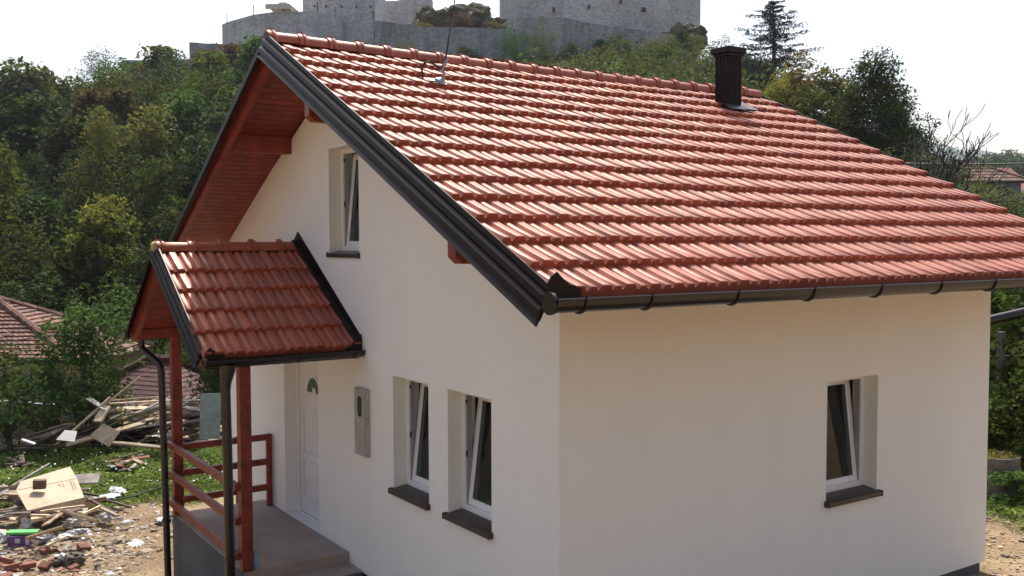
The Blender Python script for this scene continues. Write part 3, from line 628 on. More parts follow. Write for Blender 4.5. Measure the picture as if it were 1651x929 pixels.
# bottle on the porch
bt = MB().tube([(0, 0, 0), (0, 0, .14), (0, 0, .17), (0, 0, .20), (0, 0, .215)], [.032, .032, .022, .012, .013], 12).build('bottle', M['bottle'], None, smooth=True)
bt.location = (-1.07, 3.985, .136); tag(bt, 'small blue plastic bottle standing by the foot of the nearer porch post', 'bottle')

# ------------------------------------------------------------------ vegetation
GREENS = {
 'dark': foliage('leaf_dark_green', (.011, .021, .004), (.080, .118, .021), .33),
 'mid': foliage('leaf_mid_green', (.025, .043, .007), (.15, .19, .033), .41),
 'olive': foliage('leaf_olive', (.042, .042, .009), (.21, .195, .044), .41),
 'yellow': foliage('leaf_yellow_green', (.08, .09, .013), (.33, .34, .05), .45),
 'russet': foliage('leaf_russet', (.055, .034, .014), (.20, .13, .05), .38),
 'blue': foliage('leaf_grey_green', (.018, .029, .011), (.11, .145, .055), .33),
 'fir': foliage('fir_needles', (.006, .013, .010), (.02, .034, .024), .1),
 'fresh': foliage('leaf_fresh_green', (.022, .05, .008), (.13, .22, .045), .4),
 'grass': foliage('weed_leaf', (.06, .09, .015), (.30, .37, .08), .42),
 'gold': foliage('leaf_turning_gold', (.06, .065, .012), (.28, .23, .04), .45),
}
def leaf_quads(P, size, up=.5, aspect=.55, jitter=.35):
    n = len(P); a = rng.normal(size=(n, 3)); a /= np.linalg.norm(a, axis=1)[:, None]
    nrm = rng.normal(size=(n, 3)); nrm[:, 2] = np.abs(nrm[:, 2])+up; nrm /= np.linalg.norm(nrm, axis=1)[:, None]
    t = np.cross(nrm, a); t /= np.linalg.norm(t, axis=1)[:, None]+1e-9; b = np.cross(nrm, t)
    s_ = size*(1+rng.normal(size=(n, 1))*jitter*.6).clip(.4, 2)
    t = t*s_*.5; b = b*s_*.5*aspect
    V = np.stack([P-t, P-b+nrm*s_*.08, P+t, P+b+nrm*s_*.08], 1).reshape(-1, 3)
    return V
def quads_mesh(name, V, mat):
    n = len(V)//4; me = bpy.data.meshes.new(name)
    me.vertices.add(len(V)); me.vertices.foreach_set('co', V.astype(np.float32).ravel())
    me.loops.add(n*4); me.loops.foreach_set('vertex_index', np.arange(n*4, dtype=np.int32))
    me.polygons.add(n); me.polygons.foreach_set('loop_start', np.arange(0, n*4, 4, dtype=np.int32)); me.polygons.foreach_set('loop_total', np.full(n, 4, np.int32))
    me.update(calc_edges=True); me.materials.append(mat); return me
def crown_points(n, rx, rz, zc, clumps=26, cr=.34, cone=0, seed=0, shell=.55):
    r = np.random.default_rng(seed); d = r.normal(size=(clumps, 3)); d /= np.linalg.norm(d, axis=1)[:, None]
    rad = r.uniform(.35, .88, clumps)[:, None]; C_ = d*rad
    if cone: k = np.clip((1-C_[:, 2:3])/2, .08, 1)**.8*1.15; C_[:, :2] *= k
    w_ = r.uniform(.6, 1.35, clumps); idx = r.choice(clumps, n, p=w_/w_.sum())
    q = r.normal(size=(n, 3)); q /= np.linalg.norm(q, axis=1)[:, None]; q *= (shell+(1-shell)*r.random((n, 1))**.5)
    P = C_[idx]+q*cr*w_[idx][:, None]
    sprig = r.random(n) < .05; P[sprig] *= 1.10
    P = P/np.array([np.quantile(np.abs(P[:, 0]), .985), np.quantile(np.abs(P[:, 1]), .985), max(np.quantile(P[:, 2], .998), .5)])
    P = P*np.array([rx, rx, rz]); P[:, 2] += zc
    return P, C_*np.array([rx, rx, rz])+np.array([0, 0, zc])
def trunk_mesh(name, h, r0, tips, mat, seed=0, forks=9):
    r = random.Random(seed); m_ = MB(); top = Vector((r.uniform(-.03, .03)*h, r.uniform(-.03, .03)*h, h))
    mid = top*.5+Vector((r.uniform(-.03, .03)*h, r.uniform(-.03, .03)*h, 0))
    m_.tube([Vector((0, 0, -.3)), mid*.5, mid, top], [r0*1.15, r0*.9, r0*.7, r0*.25], 7)
    for t in tips[:forks]:
        t = Vector(t); s_ = mid*(.5+.5*r.random()); m_.tube([s_, (s_+t)/2+Vector((0, 0, -.04*h)), t], [r0*.42, r0*.26, r0*.08], 5)
    return m_.mesh(name, mat, True)
PROTO = {}
def proto(key, h, rx, n, leaf, mat, clumps=26, cone=0, seed=0, cr=.34, low=.25, shell=.55, forks=9):
    rz = h*(1-low)/2; P, C_ = crown_points(n, rx, rz, h*low+rz, clumps, cr, cone, seed, shell)
    PROTO[key] = (quads_mesh('crown', leaf_quads(P, leaf), GREENS[mat]), trunk_mesh('trunk', h*(low+.45), h*.018+.03, C_.tolist(), M['bark'], seed, forks))
def tree(key, loc, label, name='tree', cat='tree', group=None, scale=1, rz=0, mat=None, sz=1.0):
    t = empty(name, label, cat, loc, rz, group); t.scale = (scale, scale, scale*sz)
    cr, tr = PROTO[key]; c = mk('crown', cr, t)
    if mat: c.material_slots[0].link = 'OBJECT'; c.material_slots[0].material = GREENS[mat]
    mk('trunk', tr, t); return t
for k in range(6): proto('hill%d' % k, 5.4, 2.5, 3800, .20+.035*k, 'dark', clumps=20+k*5, seed=11+k, cone=k % 2 == 1, cr=.30-.015*k, low=.05, shell=.7)
for k in range(3): proto('bush%d' % k, 2.6, 1.9, 2000, .20, 'olive', clumps=18, seed=31+k, low=.0, cr=.36)
def g2(u, d):
    """ground point d metres away from the camera (horizontally) along the bearing of photo column u"""
    t = math.atan((u-825.5)/FPX); a = _ya-t; x = CAM.x+d/math.cos(t)*math.cos(a); y = CAM.y+d/math.cos(t)*math.sin(a)
    return Vector((x, y, float(hgt(x, y))))
G_HILL = 'trees covering the wooded slope left of the house'
cnt = 0; kinds = ['dark', 'mid', 'mid', 'olive', 'dark', 'blue', 'mid', 'russet', 'olive', 'fresh']
for row, d in enumerate(np.arange(44, 111, 4.3)):
    step = FPX*3.55/d
    for u in np.arange(-90+(row % 2)*step*.5, 470, step):
        uu = u+random.uniform(-.3, .3)*step; dd = d+random.uniform(-1.4, 1.4)
        p = g2(uu, dd); kk = random.randrange(6)
        mt = random.choice(kinds)
        if d > 82 and uu > 250 and random.random() < .5: mt = random.choice(['russet', 'olive'])
        if d < 58: mt = random.choice(['dark', 'dark', 'mid', 'blue'])  # darker leaves put the deep shade at the hill foot into the colour
        s_ = random.uniform(.62, 1.3)
        if d > 98: s_ *= .62 if uu < 110 else .42
        tree('hill%d' % kk, p, '%s tree %s of the wooded hillside left of the house' % ({'dark': 'dark green', 'mid': 'mid green', 'olive': 'olive green', 'blue': 'grey-green', 'russet': 'reddish brown', 'fresh': 'bright green'}[mt], 'at the foot' if d < 62 else 'on the upper part' if d > 88 else 'in the middle'), group=G_HILL, scale=s_, rz=random.uniform(0, 6.28), mat=mt, sz=random.uniform(.85, 1.1), name='hillside_tree')
tree('bush0', g2(-60, 45), 'low olive bush at the left foot of the wooded hillside, beyond the picture edge', name='bush', cat='bush', scale=1.1)
# singled-out trees on the hillside
proto('crest', 6.2, 3.3, 5200, .17, 'dark', clumps=34, cone=1, seed=77, cr=.27, low=.0)
tree('crest', g2(172, 103)+Vector((0, 0, 1.3)), 'dark pointed tree standing alone on the crest of the hill against the sky', name='crest_tree', scale=1.0)
proto('yg', 5.5, 2.2, 1900, .26, 'yellow', clumps=22, seed=91, cr=.24, low=.02, forks=3)
tree('yg', at(162, 395, 43)-Vector((0, 0, 1.0)), 'bright yellow-green young tree in the middle of the dark wood', name='young_tree', scale=.62, mat='yellow', sz=.95)
proto('poplar', 6.5, 1.7, 2600, .16, 'olive', clumps=28, seed=95, cone=1, cr=.24, low=.05)
tree('poplar', at(160, 270, 52)-Vector((0, 0, 3.4)), 'slender olive tree with a pointed top rising above the yellow-green one', name='slender_tree', mat='olive')
tree('bush1', at(300, 345, 50)-Vector((0, 0, 1.5)), 'pale green bush beside the left edge of the main roof', name='bush', cat='bush', mat='mid', scale=.9)
# bushes on the slope under the fortress
G_SL = 'bushes on the slope under the fortress walls'
for row, d in enumerate(np.arange(84, 108, 3.6)):
    step = FPX*3.2/d
    for u in np.arange(430+(row % 2)*step*.5, 1230, step):
        uu = u+random.uniform(-.35, .35)*step
        if random.random() < (.34 if uu < 1000 else .06): continue
        tree('bush%d' % random.randrange(3), g2(uu, d+random.uniform(-1, 1)), 'rounded bush on the slope below the fortress walls', name='slope_bush', cat='bush', group=G_SL, scale=random.uniform(.6, 1.1)*(1.15 if uu > 1010 else .68), rz=random.uniform(0, 6), mat=random.choice(['mid', 'dark', 'mid', 'olive'] if uu > 960 else ['olive', 'mid', 'olive', 'russet', 'dark']))
# far side of the wooded slope behind the house, reads as one mass
def scatter_leaves(name, n, uf, df, hmax, leaf, mat, label, cat, seed):
    r = np.random.default_rng(seed); u = r.uniform(*uf, n); d = r.uniform(*df, n)**1.0
    t = np.arctan((u-825.5)/FPX); a = _ya-t; x = CAM.x+d/np.cos(t)*np.cos(a); y = CAM.y+d/np.cos(t)*np.sin(a)
    lump = (np.sin(x*1.1+np.sin(y*.9))*np.cos(y*1.3+np.sin(x*.6))+1)/2
    z = hgt(x, y)+r.random(n)**1.3*hmax*(.25+.75*lump)
    P = np.stack([x, y, z], 1); o = mk(name, quads_mesh(name, leaf_quads(P, leaf), GREENS[mat])); tag(o, label, cat, kind='stuff'); return o
scatter_leaves('undergrowth', 26000, (-150, 520), (38, 112), 1.6, .33, 'dark', 'undergrowth darkened for shade between the trees on the wooded hillside', 'undergrowth', 3)  # hillside shade is carried by the dark leaf colour
scatter_leaves('scrub', 9000, (500, 1260), (78, 112), .8, .25, 'olive', 'dry olive scrub on the slope between the bushes under the fortress', 'scrub', 4)
scatter_leaves('meadow_scrub', 30000, (1290, 2100), (17, 75), .55, .22, 'mid', 'knee-high green scrub on the slope right of the house', 'scrub', 6)
scatter_leaves('wood_behind_house', 52000, (430, 1290), (30, 82), 4.0, .34, 'mid', 'mixed green wood on the slope hidden mostly behind the house roof', 'wood', 5)
# trees to the right of the chimney
def conifer(loc, h, label):
    t = empty('fir_tree', label, 'tree', loc); r = random.Random(5); pts = []; tb = MB()
    tb.tube([(0, 0, -.5), (0.1, 0, h*.5), (0, 0, h)], [.28, .16, .02], 8)
    k = 0; z = h*.06
    while z < h*.985:
        f_ = 1-z/h; R0 = h*.66*(f_**.62)+.10; nb_ = 5
        for j in range(nb_):
            a = k*2.4+j*6.283/nb_+r.uniform(-.3, .3); R1 = R0*r.uniform(.45, 1.15); dr = R1*r.uniform(.02, .22)
            e = Vector((math.cos(a)*R1, math.sin(a)*R1, z-dr+.30*R1*.5))
            s0 = Vector((0, 0, z)); mid = s0.lerp(e, .5)+Vector((0, 0, -dr*.35))
            tb.tube([s0, mid, e], [.035, .022, .006], 4)
            n = int(22+R1*60)
            for q in range(n):
                tt = r.random()**.7; c = s0.lerp(mid, tt*2) if tt < .5 else mid.lerp(e, tt*2-1); sp = .12+.16*R1*(1-abs(tt-.55))
                pts.append((c.x+r.gauss(0, sp*.5), c.y+r.gauss(0, sp*.5), c.z-abs(r.gauss(0, sp*.30))))
        z += h*.052*(.6+.8*f_); k += 1
    mk('crown', quads_mesh('crown', leaf_quads(np.array(pts), .20, up=.2, aspect=.35), GREENS['fir']), t)
    tb.build('trunk', M['bark'], t, smooth=True); return t
b = g2(1243, 78); zt_ = at(1242, 2, 78).z
conifer(b, zt_-b.z, 'dark fir with drooping layered branches to the right of the chimney')
proto('ylw', 7, 3.0, 8500, .20, 'olive', clumps=50, seed=121, cr=.22, low=.02, shell=.3)
proto('drk', 9, 3.0, 20000, .21, 'dark', clumps=80, seed=133, cr=.24, low=.0, cone=1, shell=.3)
proto('rnd', 6, 3.2, 5000, .19, 'dark', clumps=34, seed=144, cr=.27, low=.0)
def put(key, u, vtop, d, h0, label, mat, rx=1, name='tree', cat='tree', rz=0, group=None):
    """stand a tree on the ground at depth d so that it is as tall as it looks; h0 = prototype height"""
    g_ = g2(u, d); s_ = (at(u, vtop, d).z-g_.z)/h0
    t = tree(key, g_, label, name=name, cat=cat, mat=mat, rz=rz, group=group); t.scale = (rx, rx, s_); return t
put('ylw', 1285, 92, 52, 7, 'tree turning golden in front of the fir, just behind the right end of the ridge', 'gold', rx=.95, rz=1)
put('ylw', 1248, 118, 50, 7, 'smaller yellow-green tree at the left foot of the golden one', 'yellow', rx=.62, rz=2.5)
put('ylw', 1330, 112, 50, 7, 'loose green tree with gaps between the golden tree and the tall dark one', 'mid', rx=.85, rz=4)
put('drk', 1402, 86, 47, 9, 'tall dense dark green tree, the tallest broadleaf right of the chimney', 'dark', rx=.74, rz=.5)
put('drk', 1438, 165, 45, 9, 'lower dark tree shouldering the right side of the tall dark one', 'dark', rx=.55, rz=2)
put('rnd', 1205, 78, 92, 6, 'round dark green tree directly behind the chimney', 'dark', rx=1.5)
put('rnd', 1150, 62, 96, 6, 'mid green bushy tree left of the chimney at the foot of the keep', 'mid', rx=1.0, rz=2)
put('rnd', 1470, 225, 42, 6, 'dark bush behind the bare tree, touching the right roof edge', 'dark', rx=.8, rz=1)
put('rnd', 1575, 296, 36, 6, 'hazy green bush in front of the grey wall of the far brown-roofed house', 'mid', rx=.50, rz=3)
put('rnd', 1640, 298, 40, 6, 'dark conifer-like bush at the right picture edge above the roof', 'fir', rx=.55, rz=5)
put('rnd', 1520, 250, 62, 6, 'dark leafy tree behind the bare branches, left of the far brown roof', 'dark', rx=.9, rz=5)
# bare tree
def bare_tree(loc, h, label):
    t = empty('bare_tree', label, 'tree', loc); r = random.Random(21); m_ = MB()
    def grow(p, d, L, rad, lv):
        n = 3; pts = [p]; 
        for i in range(n):
            d = (d+Vector((r.gauss(0, .20), r.gauss(0, .20), r.gauss(0, .12)+.04))).normalized(); pts.append(pts[-1]+d*L/n)
        m_.tube(pts, [max(.0085, rad*(1-.4*i/n)) for i in range(n+1)], 5 if lv < 3 else 4, cap=False)
        if lv >= 5 or rad < .004: return
        for k in range(3 if lv < 2 else 2):
            a = r.uniform(0, 6.28); sp = r.uniform(.3, .65); q = d.orthogonal().normalized(); q.rotate(Matrix.Rotation(a, 3, d))
            nd = (d+q*sp+Vector((0, 0, .12))).normalized(); s_ = pts[r.choice((1, 2, 3, 3))]
            grow(s_, nd, L*r.uniform(.6, .85), rad*.52, lv+1)
    c0 = Vector((0, 0, h*.52)); m_.tube([(0, 0, -.4), (.05, 0, h*.3), c0], [.10, .085, .07], 7); c1 = c0+_Rr*.35+Vector((0, 0, .1)); m_.tube([(0, 0, h*.35), c1], [.06, .045], 6)
    for p_, d_, l_ in ((c0, _Rr*-.35, .185), (c0, _Rr*.02, .20), (c0, _Rr*-.08+_F*.4, .17), (c1, _Rr*.55, .17), (c1, _Rr*.95, .155), (c1, _Rr*.25, .14)): grow(p_, (d_+Vector((0, 0, 1))).normalized(), h*l_, .042, 0)
    m_.build('branches', M['deadbark'], t, smooth=True)
b = g2(1491, 26); bare_tree(b, at(1500, 172, 26).z-b.z, 'leafless grey tree with fine twigs against the sky beyond the right roof edge')
# small tree and shrubs by the lower houses
proto('near', 4.2, 1.25, 5600, .125, 'fresh', clumps=44, seed=150, cr=.22, low=.15, shell=.5)
proto('shrub', 2.6, 1.3, 3400, .125, 'fresh', clumps=30, seed=151, cr=.25, low=.05, shell=.6)
p = g2(132, 24); tree('near', p, 'fresh green young tree in front of the old tiled house', name='young_tree', scale=1.0, sz=(at(132, 470, 24).z-p.z)/4.2)
proto('thin', 2.6, 1.3, 1500, .125, 'fresh', clumps=26, seed=157, cr=.2, low=.12, shell=.6)
for u, d, vt, rx, lb, mt in ((10, 22.5, 560, .95, 'leafy shrub at the left picture edge in front of the old house wall', 'fresh'), (68, 24.5, 575, .8, 'thin shrub before the old house wall, left of the young tree', 'mid'), (150, 22.8, 590, .55, 'low shrub with bright leaves at the right foot of the young tree', 'fresh'),
        (345, 25.5, 475, 1.0, 'leafy shrub seen through the porch, behind the grey-green door panel', 'mid'), (400, 27, 500, 1.0, 'leafy shrub behind the left corner of the white house', 'dark'), (215, 33, 440, 1.5, 'shade-dark bush in the gap above the dark red roof', 'dark'), (290, 31, 545, 1.1, 'light green bush behind the ridge of the dark red roof', 'mid'),  # bush above the dark red roof coloured dark to stand for deep shade
        (-50, 23, 560, 1.1, 'shrub left of the picture edge near the old house', 'mid'), (30, 40, 440, 1.8, 'large bush on the slope just above the old tiled roof', 'dark'), (100, 42, 455, 1.7, 'shade-dark bush on the slope behind the young tree', 'dark')):  # both slope bushes take dark leaves in place of the shade there
    g_ = g2(u, d); t = tree('thin' if 0 < u < 190 and d < 26 else 'shrub', g_, lb, name='shrub', cat='shrub', mat=mt, rz=random.uniform(0, 6)); t.scale = (rx, rx, (at(u, vt, d).z-g_.z)/2.6)
# shrubs right behind the house corner
for u, d, vt, rx, lb, mt in ((1625, 17.5, 395, 1.15, 'dense dark shrub right of the house corner, under the eaves', 'dark'), (1690, 16, 420, 1.1, 'dense green shrub beyond the right picture edge', 'mid'), (1610, 15.2, 600, .55, 'bright leafed shrub behind the concrete ring', 'fresh'), (1660, 15, 590, .7, 'climbing leafy shrub along the wire fence', 'mid'), (1585, 20, 380, 1.2, 'tall dark shrub partly hidden by the right wall of the house', 'dark'), (1655, 13.6, 760, .38, 'low weedy shrub right of the concrete ring', 'fresh')):
    g_ = g2(u, d); t = tree('shrub', g_, lb, name='shrub', cat='shrub', mat=mt, rz=random.uniform(0, 6)); t.scale = (rx, rx, (at(u, vt, d).z-g_.z)/2.6)
# grass and weeds
def weeds(name, n, uf, df, label, hmax, leaf, seed, mat='grass'):
    r = np.random.default_rng(seed); u = r.uniform(*uf, n); d = r.uniform(*df, n)
    t = np.arctan((u-825.5)/FPX); a = _ya-t; x = CAM.x+d/np.cos(t)*np.cos(a); y = CAM.y+d/np.cos(t)*np.sin(a)
    g_ = greenness(x, y); keep = r.random(n) < g_*1.0
    keep &= ~((x > -.1) & (x < L_+.1) & (y > -.1) & (y < W_+.1))
    x, y = x[keep], y[keep]; lump = (np.sin(x*2.1+2*np.sin(y*1.3))*np.cos(y*2.7+np.sin(x*1.9))+1)/2
    z = hgt(x, y)+r.random(len(x))*hmax*(.3+.9*lump)
    o = mk(name, quads_mesh(name, leaf_quads(np.stack([x, y, z], 1), leaf, up=.8, aspect=.5), GREENS[mat])); tag(o, label, 'weeds', kind='stuff')
weeds('weeds', 90000, (-120, 480), (16.8, 29), 'green clover and weeds covering the yard behind the rubbish heap', .22, .085, 8)
weeds('weeds', 12000, (1500, 1800), (12.2, 17.5), 'green weeds on the ground right of the house corner', .22, .07, 9)
def flowers():
    r = np.random.default_rng(12); n = 420; u = r.uniform(-60, 420, n); d = r.uniform(17.6, 24, n)
    t = np.arctan((u-825.5)/FPX); a = _ya-t; x = CAM.x+d/np.cos(t)*np.cos(a); y = CAM.y+d/np.cos(t)*np.sin(a); k = greenness(x, y) > .8; x = x[k]; y = y[k]
    P = np.stack([x, y, hgt(x, y)+.19+r.random(len(x))*.06], 1); o = mk('clover_flowers', quads_mesh('clover_flowers', leaf_quads(P, .035, up=2, aspect=1), M['foam'])); tag(o, 'tiny white clover flowers in the weeds of the yard', 'flowers', kind='stuff')
flowers()

# ------------------------------------------------------------------ fortress on the hill
def wall(name, pts, vb, label, mat='stone', thick=2.0, cat='wall', cap_=None, parts=()):
    """pts: (u, v_top, depth) of the wall crest as surveyed; vb: v of the foot. Real wall of given thickness, top broken slightly"""
    tops = [at(u, v, d) for u, v, d in pts]; n = len(tops); m_ = MB(); f_ = []
    away = Vector((_F.x, _F.y, 0)).normalized()*thick
    vs = []
    for (u, v, d), tp in zip(pts, tops):
        zb = at(u, vb if not callable(vb) else vb(u), d).z-1.5
        vs += [tp, Vector((tp.x, tp.y, zb)), tp+away, Vector((tp.x+away.x, tp.y+away.y, zb))]
    for i in range(n-1):
        a = i*4; b_ = a+4; f_ += [(a, b_, b_+1, a+1), (a+2, a+3, b_+3, b_+2), (a, a+2, b_+2, b_), (a+1, b_+1, b_+3, a+3)]
    f_ += [(0, 1, 3, 2), ((n-1)*4, (n-1)*4+2, (n-1)*4+3, (n-1)*4+1)]
    m_.add(vs, f_); o = m_.build(name, M[mat]); tag(o, label, cat); return o
def crest(u0, v0, d0, u1, v1, d1, n, j=.6):
    r = random.Random(int(u0*7+v0)); return [(u0+(u1-u0)*i/n, v0+(v1-v0)*i/n+(r.uniform(-j, j)), d0+(d1-d0)*i/n) for i in range(n+1)]
bas = wall('bastion', [(358, 39.5, 116), (372, 34, 112.5), (409, 23.7, 109.5), (448, 18.5, 107.6), (512, 19, 107), (551, 32, 109), (558.7, 39, 111), (566, 62, 113)], 80, 'rounded grey fortress bastion with the parasol on top, left of the tower', thick=5)
# low coping strip and railing posts of the bastion
for u, v, d in ((366, 36, 112.6), (409, 23, 109.6), (512, 18.5, 107.1), (540, 26, 108.6)):
    p = at(u, v, d); MB().tube([p-Vector((0, 0, .2)), p+Vector((0, 0, 1.0))], .05, 5).build('rail_stub', M['blackmetal'], bas)
wall('old_wall', crest(305, 68, 108, 440, 76, 106, 10, .8), 100, 'crumbling darker stone wall at the foot of the bastion, left end', thick=1.2, mat='darkstone')
wall('old_wall', crest(196, 97.5, 109, 306, 96, 109, 8, .8), 112, 'low dark parapet wall on the hill crest left of the bastion', thick=.8, mat='darkstone')
tw = wall('fortress_tower', [(487, -60, 112), (602, -60, 108.5), (603.9, -60, 108.6)], 84, 'tall square grey fortress tower right of the parasol', thick=6, cat='tower')
MB().prism([at(604.2, -60, 108.6), at(604.2, 34, 108.6), at(620.5, 34, 112.5), at(620.5, -60, 112.5)], (0, 0, 0), Vector((_F.x, _F.y, 0))*.4).build('side_face', M['litstone'], tw)  # lit side of the tower, its brightness painted by the lighter stone
for u, v in ((506, 9), (525, 9.5), (549.5, 9.7), (574, 10), (596.5, 10), (600, 20)):
    MB().prism([at(u-.7, v-1.4, 108.2+max(0, (602-u))*.03), at(u+.7, v-1.4, 108.2+max(0, (602-u))*.03), at(u+.7, v+1.2, 108.2+max(0, (602-u))*.03), at(u-.7, v+1.2, 108.2+max(0, (602-u))*.03)], (0, 0, 0), Vector((_F.x, _F.y, 0))*1.0).build('putlog_hole', M['blackmetal'], tw)
wall('curtain_wall', crest(604, 34, 107.5, 672, 41, 106.5, 7)+crest(678, 43, 106.4, 830, 46, 106, 14, .9)[0:], 95, 'dark grey curtain wall running right from the tower foot', thick=1.6, mat='darkstone')
wall('curtain_wall', crest(560, 40, 112, 612, 36, 109, 4), 90, 'short dark wall piece joining the bastion to the tower foot', thick=1.5, mat='darkstone')
wall('ruined_wall', crest(620, 2, 124, 696, -3, 124, 8, 1.0), 48, 'grey ruined wall standing behind the curtain wall, right of the tower', thick=2)
def rock(name, u, v, d, su, sv, sd_, seed, label, mat='rock'):
    bm = bmesh.new(); bmesh.ops.create_icosphere(bm, subdivisions=4, radius=1); from mathutils import noise as mn
    for vv in bm.verts:
        n_ = mn.noise(vv.co*1.6+Vector((seed, 0, 0)))*.45+mn.noise(vv.co*4+Vector((0, seed, 0)))*.2+mn.noise(vv.co*10)*.07; vv.co *= 1+n_
    me = bpy.data.meshes.new(name); bm.to_mesh(me); bm.free(); me.materials.append(M[mat])
    o = mk(name, me); o.location = at(u, v, d); o.scale = (su*d/FPX, sd_, sv*d/FPX); o.rotation_euler = (0, 0, _ya-math.pi/2); tag(o, label, 'rock'); return o
rock('rock_outcrop', 695, 38, 118, 30, 24, 3, 1.3, 'brown grassy rock outcrop behind the curtain wall')
rock('rock_outcrop', 755, 34, 117, 42, 26, 3, 5.1, 'dark ruined rock heap between the tower and the keep')
rock('rock_outcrop', 800, 44, 115, 26, 13, 2.5, 9.4, 'small rock shelf at the left foot of the keep')
wall('keep', [(805, -60, 126), (836, -60, 121), (838, -60, 121), (940, -60, 119.5), (1062, -60, 119.5), (1095, -60, 120.5), (1118, -60, 122.5), (1130, -60, 125)], 66, 'massive grey stone keep with a rounded right side on the hilltop', thick=8, cat='fortress keep')
wall('lower_wall', crest(817, 28, 108, 905, 28, 107, 9)+crest(912, 29, 107, 960, 39, 106, 5)+crest(968, 40, 106, 1085, 56, 105.5, 11, .8), lambda u: 80+max(0, (u-830))*.03, 'long dark terrace wall stepping down below the keep', thick=1.5, mat='darkstone')
rock('rock_outcrop', 1105, 62, 112, 34, 20, 3, 3.3, 'dark overgrown rock under the right corner of the keep')
for u, v in ((893, 14), (950, 10), (1001, 2), (1037, 14), (1040, 15)):
    p = at(u, v, 119.2); MB().prism([p+Vector((0, 0, .18))-_Rr*.12, p+Vector((0, 0, .18))+_Rr*.12, p-Vector((0, 0, .2))+_Rr*.12, p-Vector((0, 0, .2))-_Rr*.12], (0, 0, 0), Vector((_F.x, _F.y, 0))*1.2).build('wall_hole', M['blackmetal'], bpy.data.objects['keep'])
for nm, (u, v) in (('a', (819, 52)), ('b', (876, 48))):
    pass
put('rnd', 832, 34, 104, 6, 'bright green shrub growing against the left end of the terrace wall', 'fresh', rx=.50, name='wall_shrub', cat='shrub')
put('rnd', 877, 32, 104, 6, 'slim green shrub on the terrace wall, right of the first one', 'mid', rx=.42, name='wall_shrub', cat='shrub')
put('rnd', 655, 52, 104, 6, 'climbing plant on the curtain wall right of the tower', 'olive', rx=.35, name='wall_shrub', cat='shrub')
for i, (u, vt, d, lb) in enumerate(((682, 36, 113, 'dry shrub on the left shoulder of the rock outcrop'), (712, 14, 115, 'shrub on the highest point of the rock outcrop'), (742, 22, 113, 'shrub in the saddle of the dark rock heap'), (772, 18, 114, 'dark shrub on the right half of the rock heap'), (796, 34, 112, 'shrub where the rock meets the keep'), (1098, 48, 108, 'dark shrub hanging over the rock under the keep corner'), (1122, 58, 107, 'shrub at the right foot of the keep'))):
    z_ = at(u, vt+22, d); t = tree('bush%d' % (i % 3), z_, lb, name='rock_shrub', cat='shrub', mat=['olive', 'dark', 'russet', 'dark', 'olive', 'dark', 'mid'][i], rz=i); t.scale = (.75, .75, .62)
# parasol
pa = empty('parasol', 'square cream parasol on top of the rounded bastion', 'parasol', at(457, 26, 108.5)); M4 = Matrix.Rotation(_ya-math.pi/2, 4, 'Z')
hw = 24*108.5/FPX; zt2 = at(457, 7, 108.5).z-at(457, 26, 108.5).z
cm = MB(); q = [M4 @ Vector(v) for v in ((-hw, -1.4, zt2*.75), (hw*.6, -1.6, zt2*.75), (hw*1.0, 1.4, zt2*.45), (-hw*.8, 1.4, zt2*.5), (-.5, 0, zt2*1.02), (.5, 0, zt2*1.02))]
cm.add([*q, *[v-Vector((0, 0, .06)) for v in q]], [(0, 1, 5, 4), (1, 2, 5), (2, 3, 4, 5), (3, 0, 4), (6, 10, 11, 7), (7, 11, 8), (8, 11, 10, 9), (9, 10, 6), (0, 6, 7, 1), (1, 7, 8, 2), (2, 8, 9, 3), (3, 9, 6, 0)]); cm.build('canopy', M['parasol'], pa)
cf = MB(); 
for a_, b_ in ((0, 1), (1, 2)): cf.add([q[a_], q[b_], q[b_]-Vector((0, 0, .55)), q[a_]-Vector((0, 0, .55))], [(0, 1, 2, 3)])
fl_ = cf.build('valance', M['parasol'], pa); fl_.modifiers.new('thick', 'SOLIDIFY').thickness = .03
MB().tube([(0, 0, -.6), (0, 0, zt2)], .06, 8).build('pole', M['deadbark'], pa)
MB().prism([M4 @ Vector(v) for v in ((-.55, -.2, zt2*.98), (.55, -.2, zt2*.98), (.35, -.2, zt2*1.12), (-.35, -.2, zt2*1.12))], (0, 0, 0), M4.to_3x3() @ Vector((0, .5, 0))).build('vent_cap', M['parasol'], pa)

# ------------------------------------------------------------------ distant hills and wood at the right
def ridge_hill(name, pts, d, depth, mat, label, drop=60):
    tops = [at(u, v, d) for u, v in pts]; m_ = MB(); vs = []; f_ = []; aw = Vector((_F.x, _F.y, 0)).normalized()
    for k, p in enumerate(tops):
        for q_, (o_, dz) in enumerate(((-.9, 1.0), (-.45, .42), (-.15, .1), (0, 0), (.5, .3), (1, 1))): vs.append(p+aw*depth*o_-Vector((0, 0, drop*dz)))
    for i in range(len(tops)-1):
        for j in range(5): a = i*6+j; f_.append((a, a+1, a+7, a+6))
    m_.add(vs, f_); o = m_.build(name, M[mat], None, smooth=True); tag(o, label, kind='structure'); return o
M['farhill'] = pmat('far_wooded_hill', (.05, .07, .035), .95, noise=.3, scale=.02)
ridge_hill('distant_mountain', [(1380, 262), (1420, 246), (1455, 235), (1478, 231), (1500, 230), (1512, 233), (1535, 243), (1560, 244), (1572, 241), (1590, 245), (1605, 252), (1640, 262), (1760, 272), (1900, 262), (2100, 270)], 1500, 260, 'farhill', 'blue distant mountain')
ridge_hill('wooded_hill', [(1400, 272), (1480, 262), (1560, 264), (1600, 262), (1640, 258), (1700, 260), (1800, 250), (1950, 240), (2200, 240)], 300, 60, 'farhill', 'hazy wooded hill beyond the roofs at the right', drop=22)
proto('far', 9, 5, 1500, .75, 'mid', clumps=22, seed=171, cr=.34, low=.0)
